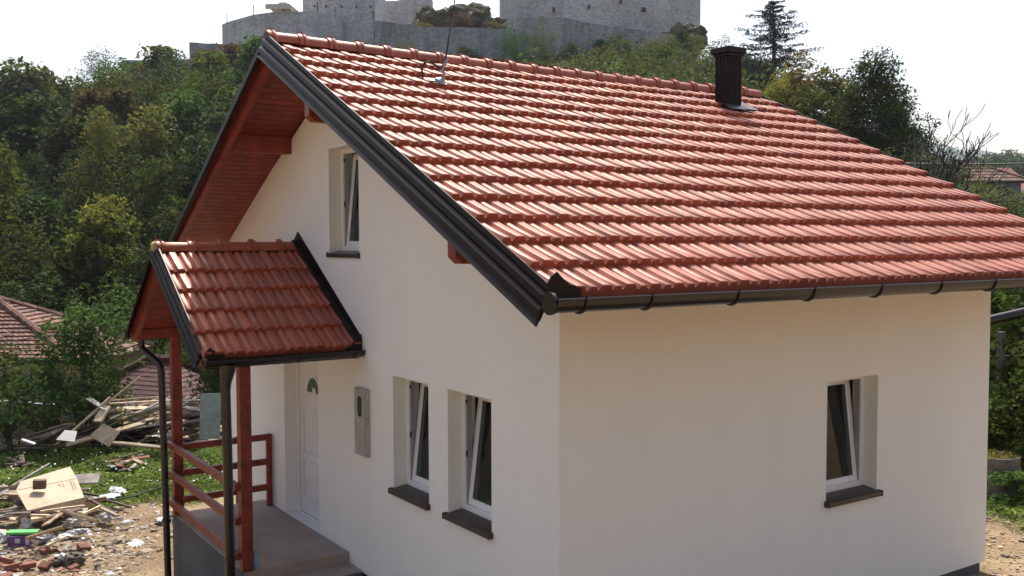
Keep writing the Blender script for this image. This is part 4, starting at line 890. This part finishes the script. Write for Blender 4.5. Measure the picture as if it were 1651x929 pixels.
for i, (u, d, vt) in enumerate([(1566, 255, 252), (1585, 250, 256), (1600, 252, 249), (1617, 255, 241), (1634, 250, 247), (1648, 240, 248), (1665, 250, 244), (1555, 190, 262), (1590, 195, 270), (1612, 190, 268), (1630, 185, 266), (1650, 180, 262), (1535, 210, 258), (1505, 220, 256), (1690, 230, 246), (1720, 220, 250)]):
    g_ = at(u, 300, d); t = tree('far', g_, 'hazy round tree in the far wood at the right horizon', name='far_tree', group='far trees on the right horizon', mat=random.choice(['mid', 'dark', 'blue'])); s_ = (at(u, vt, d).z-g_.z)/9; t.scale = (s_*1.0, s_*1.0, s_)

# ------------------------------------------------------------------ neighbouring houses
def hip_house(name, label, cu, d, rot, lx, ly, z_eave, rise, hip, over, wmat, rmat, base, gauge=.36, lift=.055, tile_w=.24, tiles=True):
    """hip roof house: lx, ly wall size; hip = distance the hips take off the ridge at each end"""
    c = g2(cu, d); h_ = empty(name, label, 'house', (c.x, c.y, 0), rot)
    MB().box((-lx/2, -ly/2, base), (lx/2, ly/2, z_eave-.02)).build('walls', M[wmat], h_)
    X0, X1, Y0, Y1 = -lx/2-over, lx/2+over, -ly/2-over, ly/2+over; zr = z_eave+rise; z0 = z_eave
    R0 = Vector((X0+hip, 0, zr)); R1 = Vector((X1-hip, 0, zr)); A, B, C_, D_ = [Vector(v) for v in ((X0, Y0, z0), (X1, Y0, z0), (X1, Y1, z0), (X0, Y1, z0))]
    rm = MB(); rm.add([A, B, C_, D_, R0, R1, *[v-Vector((0, 0, .12)) for v in (A, B, C_, D_)]], [(0, 1, 5, 4), (1, 2, 5), (2, 3, 4, 5), (3, 0, 4), (0, 6, 7, 1), (1, 7, 8, 2), (2, 8, 9, 3), (3, 9, 6, 0), (6, 9, 8, 7)])
    rf_ = rm.build('roof', M[rmat], h_)
    if tiles:
        # courses of tiles laid as real stepped strips, too small to pick apart one by one
        tb = MB()
        def face(a, b, ta, tb_):        # eave a->b, top ta->tb_
            L_s = ((ta+tb_)/2-(a+b)/2).length; n = max(2, int(L_s/gauge))
            nm = (b-a).cross(ta-a).normalized()
            if nm.z < 0: nm = -nm
            for k in range(n):
                f0, f1 = k/n, min(1, (k+1.08)/n); p0 = a.lerp(ta, f0); p1 = b.lerp(tb_, f0); p2 = b.lerp(tb_, f1); p3 = a.lerp(ta, f1)
                w_ = (p1-p0).length; m = max(1, int(w_/tile_w))
                for j in range(m):
                    u0, u1 = j/m, (j+.86)/m; jit = random.uniform(0, .012)
                    tb.add([p0.lerp(p1, u0)+nm*(lift+jit), p0.lerp(p1, u1)+nm*(lift+jit), p3.lerp(p2, u1)+nm*.015, p3.lerp(p2, u0)+nm*.015, p0.lerp(p1, u0), p0.lerp(p1, u1)], [(0, 1, 2, 3), (4, 5, 1, 0)])
        face(A, B, R0, R1); face(B, C_, R1, R1); face(C_, D_, R1, R0); face(D_, A, R0, R0)
        o = tb.build('roof_tiles', M[rmat], rf_); o['kind'] = 'stuff'
        hp = MB()
        for a, b in ((A, R0), (B, R1), (C_, R1), (D_, R0), (R0, R1)):
            n = max(2, int((b-a).length/.4))
            for k in range(n): hp.tube([a.lerp(b, k/n)+Vector((0, 0, .05)), a.lerp(b, (k+.92)/n)+Vector((0, 0, .08))], [.11, .09], 6)
        o = hp.build('hip_tiles', M[rmat], rf_); o['kind'] = 'stuff'
    return h_, (lx, ly, base, z_eave)
RT = _ya-math.pi/2
hA, _ = hip_house('old_house', 'old house with a weathered brown tiled hip roof at the left edge behind the shrubs', -106, 30, RT+.06, 9.4, 4.9, .36, 1.5, 3.3, .35, 'oldwall', 'oldtile', -4, gauge=.21, tile_w=.16)
hX, _ = hip_house('house_annex', 'lower tiled annex of the old house with an ochre wall behind the young tree', 95, 28.9, RT, 3.6, 2.6, .34, .68, 1.1, .3, 'oldwall', 'oldtile', -4, gauge=.21, tile_w=.16)
MB().box((.9, -1.34, -1.2), (1.35, -1.29, -.2)).build('window', M['blackmetal'], hX)
MB().tube([(-2.1, -1.65, .30), (2.15, -1.65, .30)], .055, 8).build('gutter', M['deadbark'], hX)
hB, _ = hip_house('shed', 'low outbuilding with a dark red tiled roof behind the plank heap', 258, 26.5, RT-.42, 4.1, 3.0, -.95, 1.35, 1.9, .3, 'oldwall', 'redtile', -4, gauge=.16, tile_w=.13, lift=.024)
# old grey yard wall
wl = MB(); p0 = g2(-60, 25.2); p1 = g2(88, 25.0)
wl.prism([p0+Vector((0, 0, -.5)), p1+Vector((0, 0, -.5)), Vector((p1.x, p1.y, -.55)), Vector((p0.x, p0.y, -.45))], (0, 0, 0), Vector((_F.x, _F.y, 0))*.25)
tag(wl.build('yard_wall', M['greywall']), 'stained grey yard wall behind the shrubs at the left edge', 'wall')
hC, _ = hip_house('far_house', 'grey-walled house with a brown hip roof beyond the bare tree at the right', 1558, 80, RT-.12, 6.3, 5, at(1560, 296, 80).z, 1.6, 3.2, .5, 'greywall', 'oldtile', 2, gauge=.5, tile_w=.4)
MB().tube([(-3.6, -3.05, at(1560, 297, 80).z), (3.7, -3.05, at(1560, 297, 80).z)], .09, 6).build('gutter', M['blackmetal'], hC)
MB().box((-.3, -.3, at(1560, 276, 80).z-1.0), (.3, .3, at(1560, 258, 80).z)).build('chimney', M['brick'], hC)
hD, _ = hip_house('far_house', 'pale pink tiled roof just behind the right end of the brown hip roof', 1607, 105, RT+.1, 2.6, 3, at(1600, 291, 105).z, 1.3, .4, .4, 'greywall', 'brick', 1, tiles=False)
hE, _ = hip_house('far_house', 'low orange roofed house at the right edge, lowest of the far roofs', 1650, 92, RT-.05, 4, 4, at(1640, 312, 92).z, 1.0, 2, .4, 'greywall', 'brick', 1, tiles=False)
# overhead wires
def wire(name, pts, r, label, mat='blackmetal'):
    a, b = pts; n = 14; P = [a.lerp(b, i/n)-Vector((0, 0, (a-b).length*.012*4*(i/n)*(1-i/n))) for i in range(n+1)]
    tag(MB().tube(P, r, 5).build(name, M[mat]), label, 'wire')
wire('overhead_wire', (at(1320, 258, 34), at(1720, 262, 30)), .024, 'black overhead wire crossing in front of the far roofs at the right')
wire('overhead_wire', (at(-40, 556, 21), at(330, 498, 27)), .012, 'thin wire sagging in front of the old tiled roof at the left')

# ------------------------------------------------------------------ right side yard
cr_ = empty('concrete_ring', 'weathered grey concrete well ring with leaves on its rim right of the house', 'well ring', g2(1612, 14.2))
prof = [(.0, .02), (.27, .02), (.27, .66), (.33, .66), (.33, 0)]
n_ = 28; vs = []; fs = []
for k in range(n_):
    a = 2*math.pi*k/n_
    for (r, z) in prof[1:]: vs.append((math.cos(a)*r, math.sin(a)*r, z-.1))
for k in range(n_):
    a = k*4; b_ = ((k+1) % n_)*4
    for j in range(3): fs.append((a+j, a+j+1, b_+j+1, b_+j))
MB().add(vs, fs).build('ring_wall', M['concpipe'], cr_, smooth=False)
MB().tube([(0, 0, .40), (0, 0, .53)], [.268, .26], 20).build('soil_fill', M['ground'], cr_)
sc_ = at(1617, 0, 14.2).z
rg = np.random.default_rng(3); th = rg.uniform(0, 6.28, 260); rr_ = rg.uniform(.05, .33, 260); P = np.stack([np.cos(th)*rr_, np.sin(th)*rr_, .56+rg.random(260)*.04], 1)
o = mk('dry_leaves', quads_mesh('dry_leaves', leaf_quads(P, .06, up=2), GREENS['gold']), cr_); o['kind'] = 'stuff'
def yard_fence():
    f_ = empty('wire_fence', 'old wire fence with a grey concrete post among the shrubs at the right', 'fence', g2(1600, 15.6))
    b0 = f_.location
    for u in (1617, 1672, 1560):
        g_ = g2(u, 15.6)-b0; MB().box((g_.x-.05, g_.y-.05, g_.z-.2), (g_.x+.05, g_.y+.05, g_.z+2.1)).build('fence_post', M['concpipe'], f_)
    for z in (.5, 1.1, 1.75): MB().tube([g2(1560, 15.6)-b0+Vector((0, 0, z)), g2(1672, 15.6)-b0+Vector((0, 0, z))], .008, 4).build('fence_wire', M['steel'], f_)
yard_fence()
ps = empty('pipe_rack', 'dark sloping gutter on posts sticking out behind the right corner of the house', 'gutter', at(1594, 517, 15.2))
q0 = ps.location.copy(); q1 = at(1700, 492, 15.2)
MB().tube([(0, 0, 0), q1-q0], .075, 10).build('sloping_gutter', M['gutter'], ps, smooth=True)
for q_ in (q0-_Rr*.05, q1):
    MB().box((q_.x-q0.x-.05, q_.y-q0.y-.05, float(hgt(q_.x, q_.y))-.3-q0.z), (q_.x-q0.x+.05, q_.y-q0.y+.05, q_.z-q0.z-.06)).build('rack_post', M['deadbark'], ps)

# ------------------------------------------------------------------ plank heap, rubbish heap, loose things
def plank_obj(p, yaw, pitch, L, wd, th, mat, label, name='plank', cat='plank', group=None, roll=0):
    ph = random.Random(hash((round(L, 3), round(yaw, 3))) & 0xffff)
    m_ = MB(); e = wd*ph.uniform(-.4, .4); f_ = wd*ph.uniform(-.5, .5)
    vs = [(-L/2+e, -wd/2, 0), (L/2, -wd/2, 0), (L/2+f_, wd/2, 0), (-L/2, wd/2, 0)]
    mid = [(0, -wd/2, ph.uniform(-.01, .01)*L), (0, wd/2, ph.uniform(-.01, .01)*L)]
    a = [vs[0], mid[0], vs[1], vs[2], mid[1], vs[3]]; m_.add(a+[(x, y, z+th) for x, y, z in a], [(0, 1, 4, 5)[::-1], (1, 2, 3, 4)[::-1], (6, 7, 10, 11), (7, 8, 9, 10)]+[(i, (i+1) % 6, (i+1) % 6+6, i+6) for i in range(6)])
    o = m_.build(name, M[mat]); o.location = p; o.rotation_euler = (roll, pitch, yaw); tag(o, label, cat, group); return o
GP = 'old planks in the heap behind the weeds'
hc = g2(205, 23.9)
for i in range(175):
    tq = random.triangular(-1, 1, .1); along = tq*3.3; 
    base = hc+_Rr*along+Vector((_F.x, _F.y, 0))*random.gauss(0, .65)
    hh = .95*max(0, 1-abs(tq)**1.7)*random.random()**.8
    z = float(hgt(base.x, base.y))+.08+hh*(.75+.45*sstep(-1, .6, tq))
    fan = random.gauss(.15, .40)
    plank_obj((base.x, base.y, z), _ya-math.pi/2+fan, random.gauss(-.2, .15), random.uniform(.45, 1.8), random.uniform(.06, .20), random.uniform(.02, .045), (wm := random.choice(['oldwood', 'greywood', 'greywood', 'oldwood', 'palewood', 'palewood', 'darkwood'])), {'oldwood': 'brown', 'greywood': 'grey', 'palewood': 'pale yellowish', 'darkwood': 'dark'}[wm]+' broken plank in the heap of old boards behind the weeds', group=GP, roll=random.gauss(0, .5))
# core of the heap: dark broken boards joined underneath
pm = MB()
for i in range(120):
    tq = random.uniform(-1, 1); b_ = hc+_Rr*tq*3+Vector((_F.x, _F.y, 0))*random.gauss(.15, .5); z = float(hgt(b_.x, b_.y))+random.random()*.7*(1-abs(tq)**1.6)
    M_ = Matrix.Translation((b_.x, b_.y, z)) @ Matrix.Rotation(random.uniform(0, 6), 4, 'Z') @ Matrix.Rotation(random.gauss(0, .4), 4, 'Y'); l_ = random.uniform(.3, .7); pm.box((-l_, -.09, -.02), (l_, .09, .02), M_)
tag(pm.build('buried_boards', M['darkwood']), 'dark splintered boards buried inside the plank heap', 'boards', kind='stuff')
def stick(u0, v0, d0, u1, v1, d1, wd, mat, label, th=.03, name='pole', cat='pole', group=None):
    a = at(u0, v0, d0); b_ = at(u1, v1, d1); o = MB().bar((0, 0, 0), b_-a, wd, th).build(name, M[mat]); o.location = a; tag(o, label, cat, group); return o
stick(88, 718, 22.0, 226, 607, 22.6, .045, 'palewood', 'long thin pale pole leaning up out of the plank heap', .03)
stick(110, 702, 21.8, 178, 640, 22.4, .06, 'palewood', 'second pale batten lying beside the long pole')
stick(176, 651, 22.6, 288, 645, 22.4, .07, 'palewood', 'long light board lying flat across the top of the heap', name='board', cat='board')
stick(180, 646, 22.7, 262, 640, 22.9, .05, 'oldwood', 'narrow light batten on the right top of the heap', name='board', cat='board')
stick(296, 647, 22.3, 340, 644, 22.0, .05, 'greywood', 'grey batten poking out right of the rear porch post', name='board', cat='board')
stick(143, 643, 22.4, 172, 661, 22.2, .16, 'greywood', 'wide grey board sticking up at the left top of the heap', name='board', cat='board')
stick(157, 680, 22.0, 172, 655, 22.3, .20, 'palewood', 'short thick pale board in the middle of the heap', .06, name='board', cat='board')
def panel(u, v, d, w_, h_, lean, yaw, mat, label, name, cat, th=.03, roll=0, group=None, cut=(0, 0, 0)):
    o = MB().prism([(-w_/2, 0, 0), (w_/2, 0, cut[0]*h_), (w_/2-cut[1]*w_, 0, h_), (-w_/2+cut[2]*w_, 0, h_*(1-cut[0]))], (0, -th/2, 0), (0, th/2, 0)).build(name, M[mat], None, bevel=.003); o.location = at(u, v, d); o.rotation_euler = (-lean, roll, _ya-math.pi/2+yaw); tag(o, label, cat, group); return o
panel(105, 712, 20.6, .36, .32, .9, .3, 'whiteboard', 'white board lying tilted at the foot of the plank heap', 'white_board', 'board', roll=.25, cut=(.08, .05, .28), th=.02)
panel(158, 714, 20.9, .52, .44, .7, -.35, 'oldwood', 'large brown panel leaning on the front of the plank heap', 'wood_panel', 'panel', roll=.5, cut=(.15, .12, .05), th=.02)
gd = panel(338, 708, 20.6, .42, .95, .12, .5, 'olddoor', 'grey-green old door panel leaning upright beside the heap', 'old_door', 'door', th=.04, roll=.07)
for z in (.08, .52): MB().box((-.14, -.028, z), (.14, -.021, z+.34)).build('raised_panel', M['olddoor'], gd, bevel=.004)
# small heap in the weeds
for i in range(16):
    p = g2(random.uniform(170, 218), random.uniform(20.2, 21.4)); plank_obj(p+Vector((0, 0, random.uniform(.1, .26))), random.uniform(0, 3), random.gauss(0, .15), random.uniform(.25, .8), random.uniform(.06, .16), .02, random.choice(['greywood', 'oldwood', 'darkwood', 'brick']), 'broken board in the small pile lying in the weeds before the heap', group='boards of the small pile in the weeds', roll=random.gauss(0, .25))
for i in range(6):
    p = g2(random.uniform(0, 30), random.uniform(20.6, 21.2)); plank_obj(p+Vector((0, 0, random.uniform(.1, .22))), random.uniform(0, 3), random.gauss(0, .15), random.uniform(.3, .7), .1, .02, 'darkwood', 'dark broken board in the weeds at the left edge', group='dark boards in the weeds at the left edge')
stick(36, 709, 20.5, 56, 716, 20.3, .06, 'foam', 'short white strip lying in the weeds left of the heap', name='strip', cat='strip')
# rubbish heap
GZ = -.95
def gp(u, v, up=0): 
    r = _F+_R2*((u-825.5)/FPX)-_U2*((v-464.5)/FPX); t = (GZ+up-CAM.z)/r.z; return CAM+r*t
def sheet(name, pts, th, mat, label, cat, parent=None):
    o = MB().prism(pts, (0, 0, 0), (0, 0, -th)).build(name, M[mat], parent); 
    if label: tag(o, label, cat)
    return o
# flattened cardboard box: two planes with a fold, resting on the heap
c00 = gp(42, 812, .42); c10 = gp(135, 800, .30); c11 = gp(118, 757, .55); c01 = gp(30, 785, .62)
cb = empty('cardboard_box', 'large flattened cardboard box with faint brown print lying on the rubbish heap', 'cardboard box', (0, 0, 0))
cc = [gp(44, 823, .30), gp(136, 802, .30), gp(124, 772, .42), gp(113, 755, .50), gp(33, 779, .50), gp(26, 791, .46)]
MB().prism([cc[0], cc[1], cc[2], cc[5]], (0, 0, 0), (0, 0, -.012)).build('main_panel', M['cardboard'], cb)
MB().prism([cc[5]+Vector((0, 0, .008)), cc[2]+Vector((0, 0, .008)), cc[3]+Vector((0, 0, .03)), cc[4]+Vector((0, 0, .03))], (0, 0, 0), (0, 0, -.010)).build('upper_flap', M['cardboard'], cb)
MB().prism([cc[0]-Vector((0, 0, .013)), cc[1]-Vector((0, 0, .013)), cc[1]-Vector((0, 0, .17))-Vector((_F.x, _F.y, 0))*.02, cc[0]-Vector((0, 0, .10))-Vector((_F.x, _F.y, 0))*.04], (0, 0, 0), Vector((_F.x, _F.y, 0))*.012).build('front_flap', M['cardboard'], cb)
MB().prism([gp(140, 800, .30), gp(150, 814, .05), gp(136, 822, .02), gp(135, 803, .29)], (0, 0, 0), (0, 0, -.012)).build('side_flap', M['cardboard'], cb)
def onbox(s_, t_): return cc[0].lerp(cc[1], s_).lerp(cc[5].lerp(cc[2], s_), t_)+Vector((0, 0, .004))
pr_ = MB()
for (s0, t0, s1, t1) in ((.66, .52, .69, .95), (.72, .50, .745, .93), (.86, .45, .89, .97), (.91, .44, .93, .95), (.40, .80, .55, .84), (.53, .55, .555, .84), (.30, .14, .37, .17), (.39, .15, .47, .18), (.49, .16, .58, .19)):
    n = max(1, int(max(s1-s0, (t1-t0)*.5)/.035))
    for k in range(n):
        a, b_ = k/n, (k+.72)/n
        if s1-s0 > t1-t0: q_ = [onbox(s0+(s1-s0)*a, t0), onbox(s0+(s1-s0)*b_, t0), onbox(s0+(s1-s0)*b_, t1), onbox(s0+(s1-s0)*a, t1)]
        else: q_ = [onbox(s0, t0+(t1-t0)*a), onbox(s1, t0+(t1-t0)*a), onbox(s1, t0+(t1-t0)*b_), onbox(s0, t0+(t1-t0)*b_)]
        pr_.add(q_, [(0, 1, 2, 3)])
o = pr_.build('faded_print', M['print'], cb); o['kind'] = 'stuff'
blk = MB().box((-.10, -.07, 0), (.10, .07, .15)).build('block', pmat('brown_block', (.16, .095, .065), .85, noise=.25, scale=12, bump=.4, bscale=30), None, bevel=.012); blk.location = gp(64, 789, .46)+Vector((0, 0, .012)); blk.rotation_euler = (0, .03, _ya-math.pi/2+.35); tag(blk, 'squat brown block weighing down the flattened cardboard', 'block')
# heap body under the cardboard
GR_ = 'broken boards sticking out of the rubbish heap'
for i in range(95):
    u = random.gauss(70, 55); v = random.gauss(822, 20)+abs(u-70)*.05
    if u < -60 or u > 150: continue
    p = gp(u, v, 0)
    if v < 800 and 25 < u < 130: continue
    hz = random.random()*.26*(1 if v > 806 else .4)
    plank_obj((p.x, p.y, GZ+.03+hz), _ya-math.pi/2+random.gauss(.25, .7), random.gauss(0, .16), random.uniform(.18, .85), random.uniform(.03, .12), random.uniform(.015, .035), (wm := random.choice(['palewood', 'oldwood', 'darkwood', 'oldwood', 'greywood', 'darkwood'])), {'oldwood': 'brown', 'greywood': 'grey', 'palewood': 'pale', 'darkwood': 'dark'}[wm]+' splintered board end in the rubbish heap around the cardboard', group=GR_, roll=random.gauss(0, .4))
stick(-12, 803, 18.0, 80, 748, 19.2, .05, 'greywood', 'long grey batten lying into the weeds above the cardboard', name='batten', cat='batten')
stick(-10, 836, 15.9, 36, 815, 16.6, .16, 'greywood', 'wide grey board at the left edge below the cardboard', name='board', cat='board')
stick(50, 838, 15.6, 98, 831, 15.8, .13, 'palewood', 'short honey-coloured board end in front of the cardboard', th=.05, name='board', cat='board')
stick(66, 822, 16.0, 100, 827, 16.0, .12, 'palewood', 'chunky light board stub tucked under the cardboard front', th=.06, name='board', cat='board')
stick(134, 829, 15.8, 162, 816, 16.2, .035, 'palewood', 'thin pale stick pointing up right of the cardboard', name='stick', cat='stick')
stick(136, 800, 16.9, 190, 832, 16.0, .045, 'darkwood', 'dark batten sloping down to the right of the cardboard', name='batten', cat='batten')
stick(160, 818, 16.2, 190, 832, 15.9, .05, 'oldwood', 'brown batten end on the soil right of the heap', name='batten', cat='batten')
stick(170, 806, 16.8, 212, 818, 16.5, .03, 'darkwood', 'thin brown stick on the bare soil', name='stick', cat='stick')
stick(75, 880, 14.5, 105, 866, 14.9, .05, 'palewood', 'thin yellow stick on the soil below the purple box', name='stick', cat='stick')
panel(138, 780, 17.6, .42, .26, 1.1, .2, 'greywood', 'grey rounded board end lying right of the cardboard top', 'board', 'board')
gb = MB().box((-.23, -.06, 0), (.23, .06, .04)).build('green_box', M['green'], None, bevel=.006); gb.location = gp(37, 860, .17); gb.rotation_euler = (.12, -.02, _ya-math.pi/2); tag(gb, 'flat bright green carton lying on top of the purple box', 'carton')
pb_ = empty('purple_box', 'purple carton with a white sticker under the green carton', 'carton', gp(34, 878, .0), _ya-math.pi/2+.1)
MB().box((-.16, -.10, 0), (.16, .12, .15)).build('carton', M['purple'], pb_, bevel=.005)
MB().box((-.05, -.105, .05), (.03, -.1015, .12)).build('sticker', M['whitestuff'], pb_); MB().box((.10, -.104, .02), (.158, -.1015, .14)).build('sticker', M['whitestuff'], pb_)
def crumple(name, p, sx, sy, sz, label, mat='whitestuff', seed=0):
    from mathutils import noise as mn
    bm = bmesh.new(); bmesh.ops.create_icosphere(bm, subdivisions=3, radius=1)
    for vv in bm.verts:
        vv.co *= 1+.55*mn.noise(vv.co*2.3+Vector((seed, 0, 0)))+.3*mn.noise(vv.co*6+Vector((0, seed, 0)))
    me = bpy.data.meshes.new(name); bm.to_mesh(me); bm.free(); me.materials.append(M[mat]); o = mk(name, me); o.location = p; o.scale = (sx, sy, sz); o.rotation_euler = (0, 0, seed); return o
for i, (u, v, sx, sz, lb) in enumerate(((165, 802, .28, .03, 'white torn paper sheet on the soil right of the cardboard'), (46, 846, .17, .12, 'clear crumpled plastic bag behind the green carton'), (118, 842, .15, .08, 'white crumpled plastic between the boards in the heap'), (70, 868, .20, .07, 'pale plastic bag right of the purple carton'), (8, 866, .15, .09, 'pale blue plastic bag at the left picture edge'), (171, 834, .14, .07, 'pinkish patterned wrapper at the right end of the heap'), (110, 862, .18, .03, 'white paper scrap in front of the heap'), (130, 856, .13, .05, 'small white foam lump in front of the heap'), (98, 899, .12, .05, 'round white lump among the brick pieces'), (193, 836, .05, .03, 'tiny white scrap on bare soil'), (258, 838, .12, .03, 'crumpled foil scrap beside the porch pipe'), (205, 843, .09, .04, 'dark and white wrapper on bare soil'), (218, 876, .18, .02, 'flat whitish stone slab on bare soil'), (140, 776, .06, .05, 'little white box at the corner of the cardboard'), (188, 791, .2, .05, 'clear plastic bottle lying at the edge of the weeds'), (265, 702, .25, .04, 'pale blue sheet in the weeds behind the pipe'))):
    tag(crumple('litter', gp(u, v, sz*.5), sx, sx*.6, sz, lb, mat='whitestuff', seed=i*1.7), lb, 'litter')
# bricks and stones in front
for i, (u, v, w_, lb) in enumerate(((22, 918, .24, 'broken red brick at the bottom left corner of the picture'), (44, 915, .22, 'second red brick right of the one in the bottom left corner'), (74, 916, .16, 'dark brick chunk standing on its corner'), (73, 891, .10, 'small cube-like red brick piece'), (134, 886, .18, 'dark red brick lying alone on the soil'), (8, 908, .18, 'half brick at the left picture edge'))):
    o = MB().box((-w_/2, -.055, 0), (w_/2, .055, .075)).build('brick', M['brick'], None, bevel=.008); o.location = gp(u, v, 0); o.rotation_euler = (random.uniform(-.5, .5), random.uniform(-.4, .4), _ya-math.pi/2+random.uniform(-.9, .9)); tag(o, lb, 'brick')
for i, (u, v, w_, lb) in enumerate(((95, 903, .10, 'grey rounded stone left of the larger one'), (120, 901, .14, 'larger grey rounded stone on the soil'), (157, 913, .05, 'small dark pebble on bare soil'), (208, 874, .06, 'brown stone beside the whitish slab'))):
    tag(crumple('stone', gp(u, v, w_*.3), w_, w_*.8, w_*.6, lb, 'concpipe', seed=i*2.3+.4), lb, 'stone')
def bits(name, n, mat, label, cat, seed, size, uv):
    r = random.Random(seed); m_ = MB()
    for i in range(n):
        u = r.uniform(uv[0], uv[1]); v = uv[2]+(uv[3]-uv[2])*r.random()**uv[4]; p = gp(u, v, 0)
        if -1.3 < p.x < 6 and 3 < p.y < 8.2: continue
        s_ = r.lognormvariate(0, .55)*size; M_ = Matrix.Translation((p.x, p.y, float(hgt(p.x, p.y))+s_*.15)) @ Matrix.Rotation(r.uniform(0, 6.28), 4, 'Z') @ Matrix.Rotation(r.gauss(0, .3), 4, 'X')
        a, b_, c_ = s_, s_*r.uniform(.4, .9), s_*r.uniform(.15, .5)
        vs = [M_ @ Vector((x*a*r.uniform(.7, 1.1), y*b_*r.uniform(.7, 1.1), z*c_)) for x, y, z in ((-1, -1, -.5), (1, -1, -.5), (1, 1, -.5), (-1, 1, -.5), (-.7, -.7, .6), (.7, -.6, .6), (.6, .7, .6), (-.7, .6, .6))]
        m_.add(vs, [(4, 5, 6, 7), (0, 1, 5, 4), (1, 2, 6, 5), (2, 3, 7, 6), (3, 0, 4, 7)])
    tag(m_.build(name, M[mat]), label, cat, kind='stuff')
bits('gravel', 5200, 'pebble', 'small stones and crumbs of rubble strewn over the bare soil', 'gravel', 5, .022, (-120, 300, 770, 1010, .8))
bits('brick_crumbs', 420, 'brick', 'red brick crumbs spread over the soil at the bottom left', 'crumbs', 6, .035, (-120, 130, 880, 960, .9))
bits('plaster_crumbs', 190, 'whitestuff', 'white plaster crumbs scattered through the rubble', 'crumbs', 7, .026, (-100, 200, 830, 950, .9))
bits('plaster_crumbs', 60, 'whitestuff', 'white scraps along the edge of the weeds', 'crumbs', 9, .03, (110, 290, 775, 850, .9))
bits('splinters', 500, 'oldwood', 'wood splinters around the rubbish heap', 'splinters', 8, .04, (-80, 190, 800, 900, .9))
def gravel_right():
    r = random.Random(4); m_ = MB()
    for i in range(900):
        u = r.uniform(1480, 1760); p = g2(u, r.uniform(10.5, 13.2)); s_ = r.lognormvariate(0, .5)*.011
        if p.x < 6.05 and p.y > -.05: continue
        M_ = Matrix.Translation((p.x, p.y, p.z+s_*.2)) @ Matrix.Rotation(r.uniform(0, 6), 4, 'Z'); m_.box((-s_, -s_*.7, -s_*.4), (s_, s_*.7, s_*.4), M_)
    tag(m_.build('gravel', M['pebble']), 'small stones on the soil at the right corner of the house', 'gravel', kind='stuff')
gravel_right()
# black hose on the soil
tag(MB().tube([gp(188, 806, .02), gp(215, 800, .03), gp(240, 792, .04), gp(262, 785, .05), gp(285, 780, .05)], .02, 6).build('hose', M['blackmetal'], None, smooth=True), 'black hose lying along the edge of the weeds beside the pipe', 'hose')

# ------------------------------------------------------------------ haze
hz = MB().box((-1700, -1700, -6), (1900, 1900, 130)).build('haze', None)
hm = bpy.data.materials.new('haze'); hm.use_nodes = True; N = hm.node_tree.nodes; N.remove(N['Principled BSDF'])
pv_ = N.new('ShaderNodeVolumePrincipled'); pv_.inputs['Color'].default_value = (.80, .90, 1, 1); pv_.inputs['Density'].default_value = .0002; pv_.inputs['Anisotropy'].default_value = .3
hm.node_tree.links.new(pv_.outputs[0], N['Material Output'].inputs['Volume']); hz.data.materials.append(hm)
tag(hz, 'thin summer haze over the valley', kind='stuff')
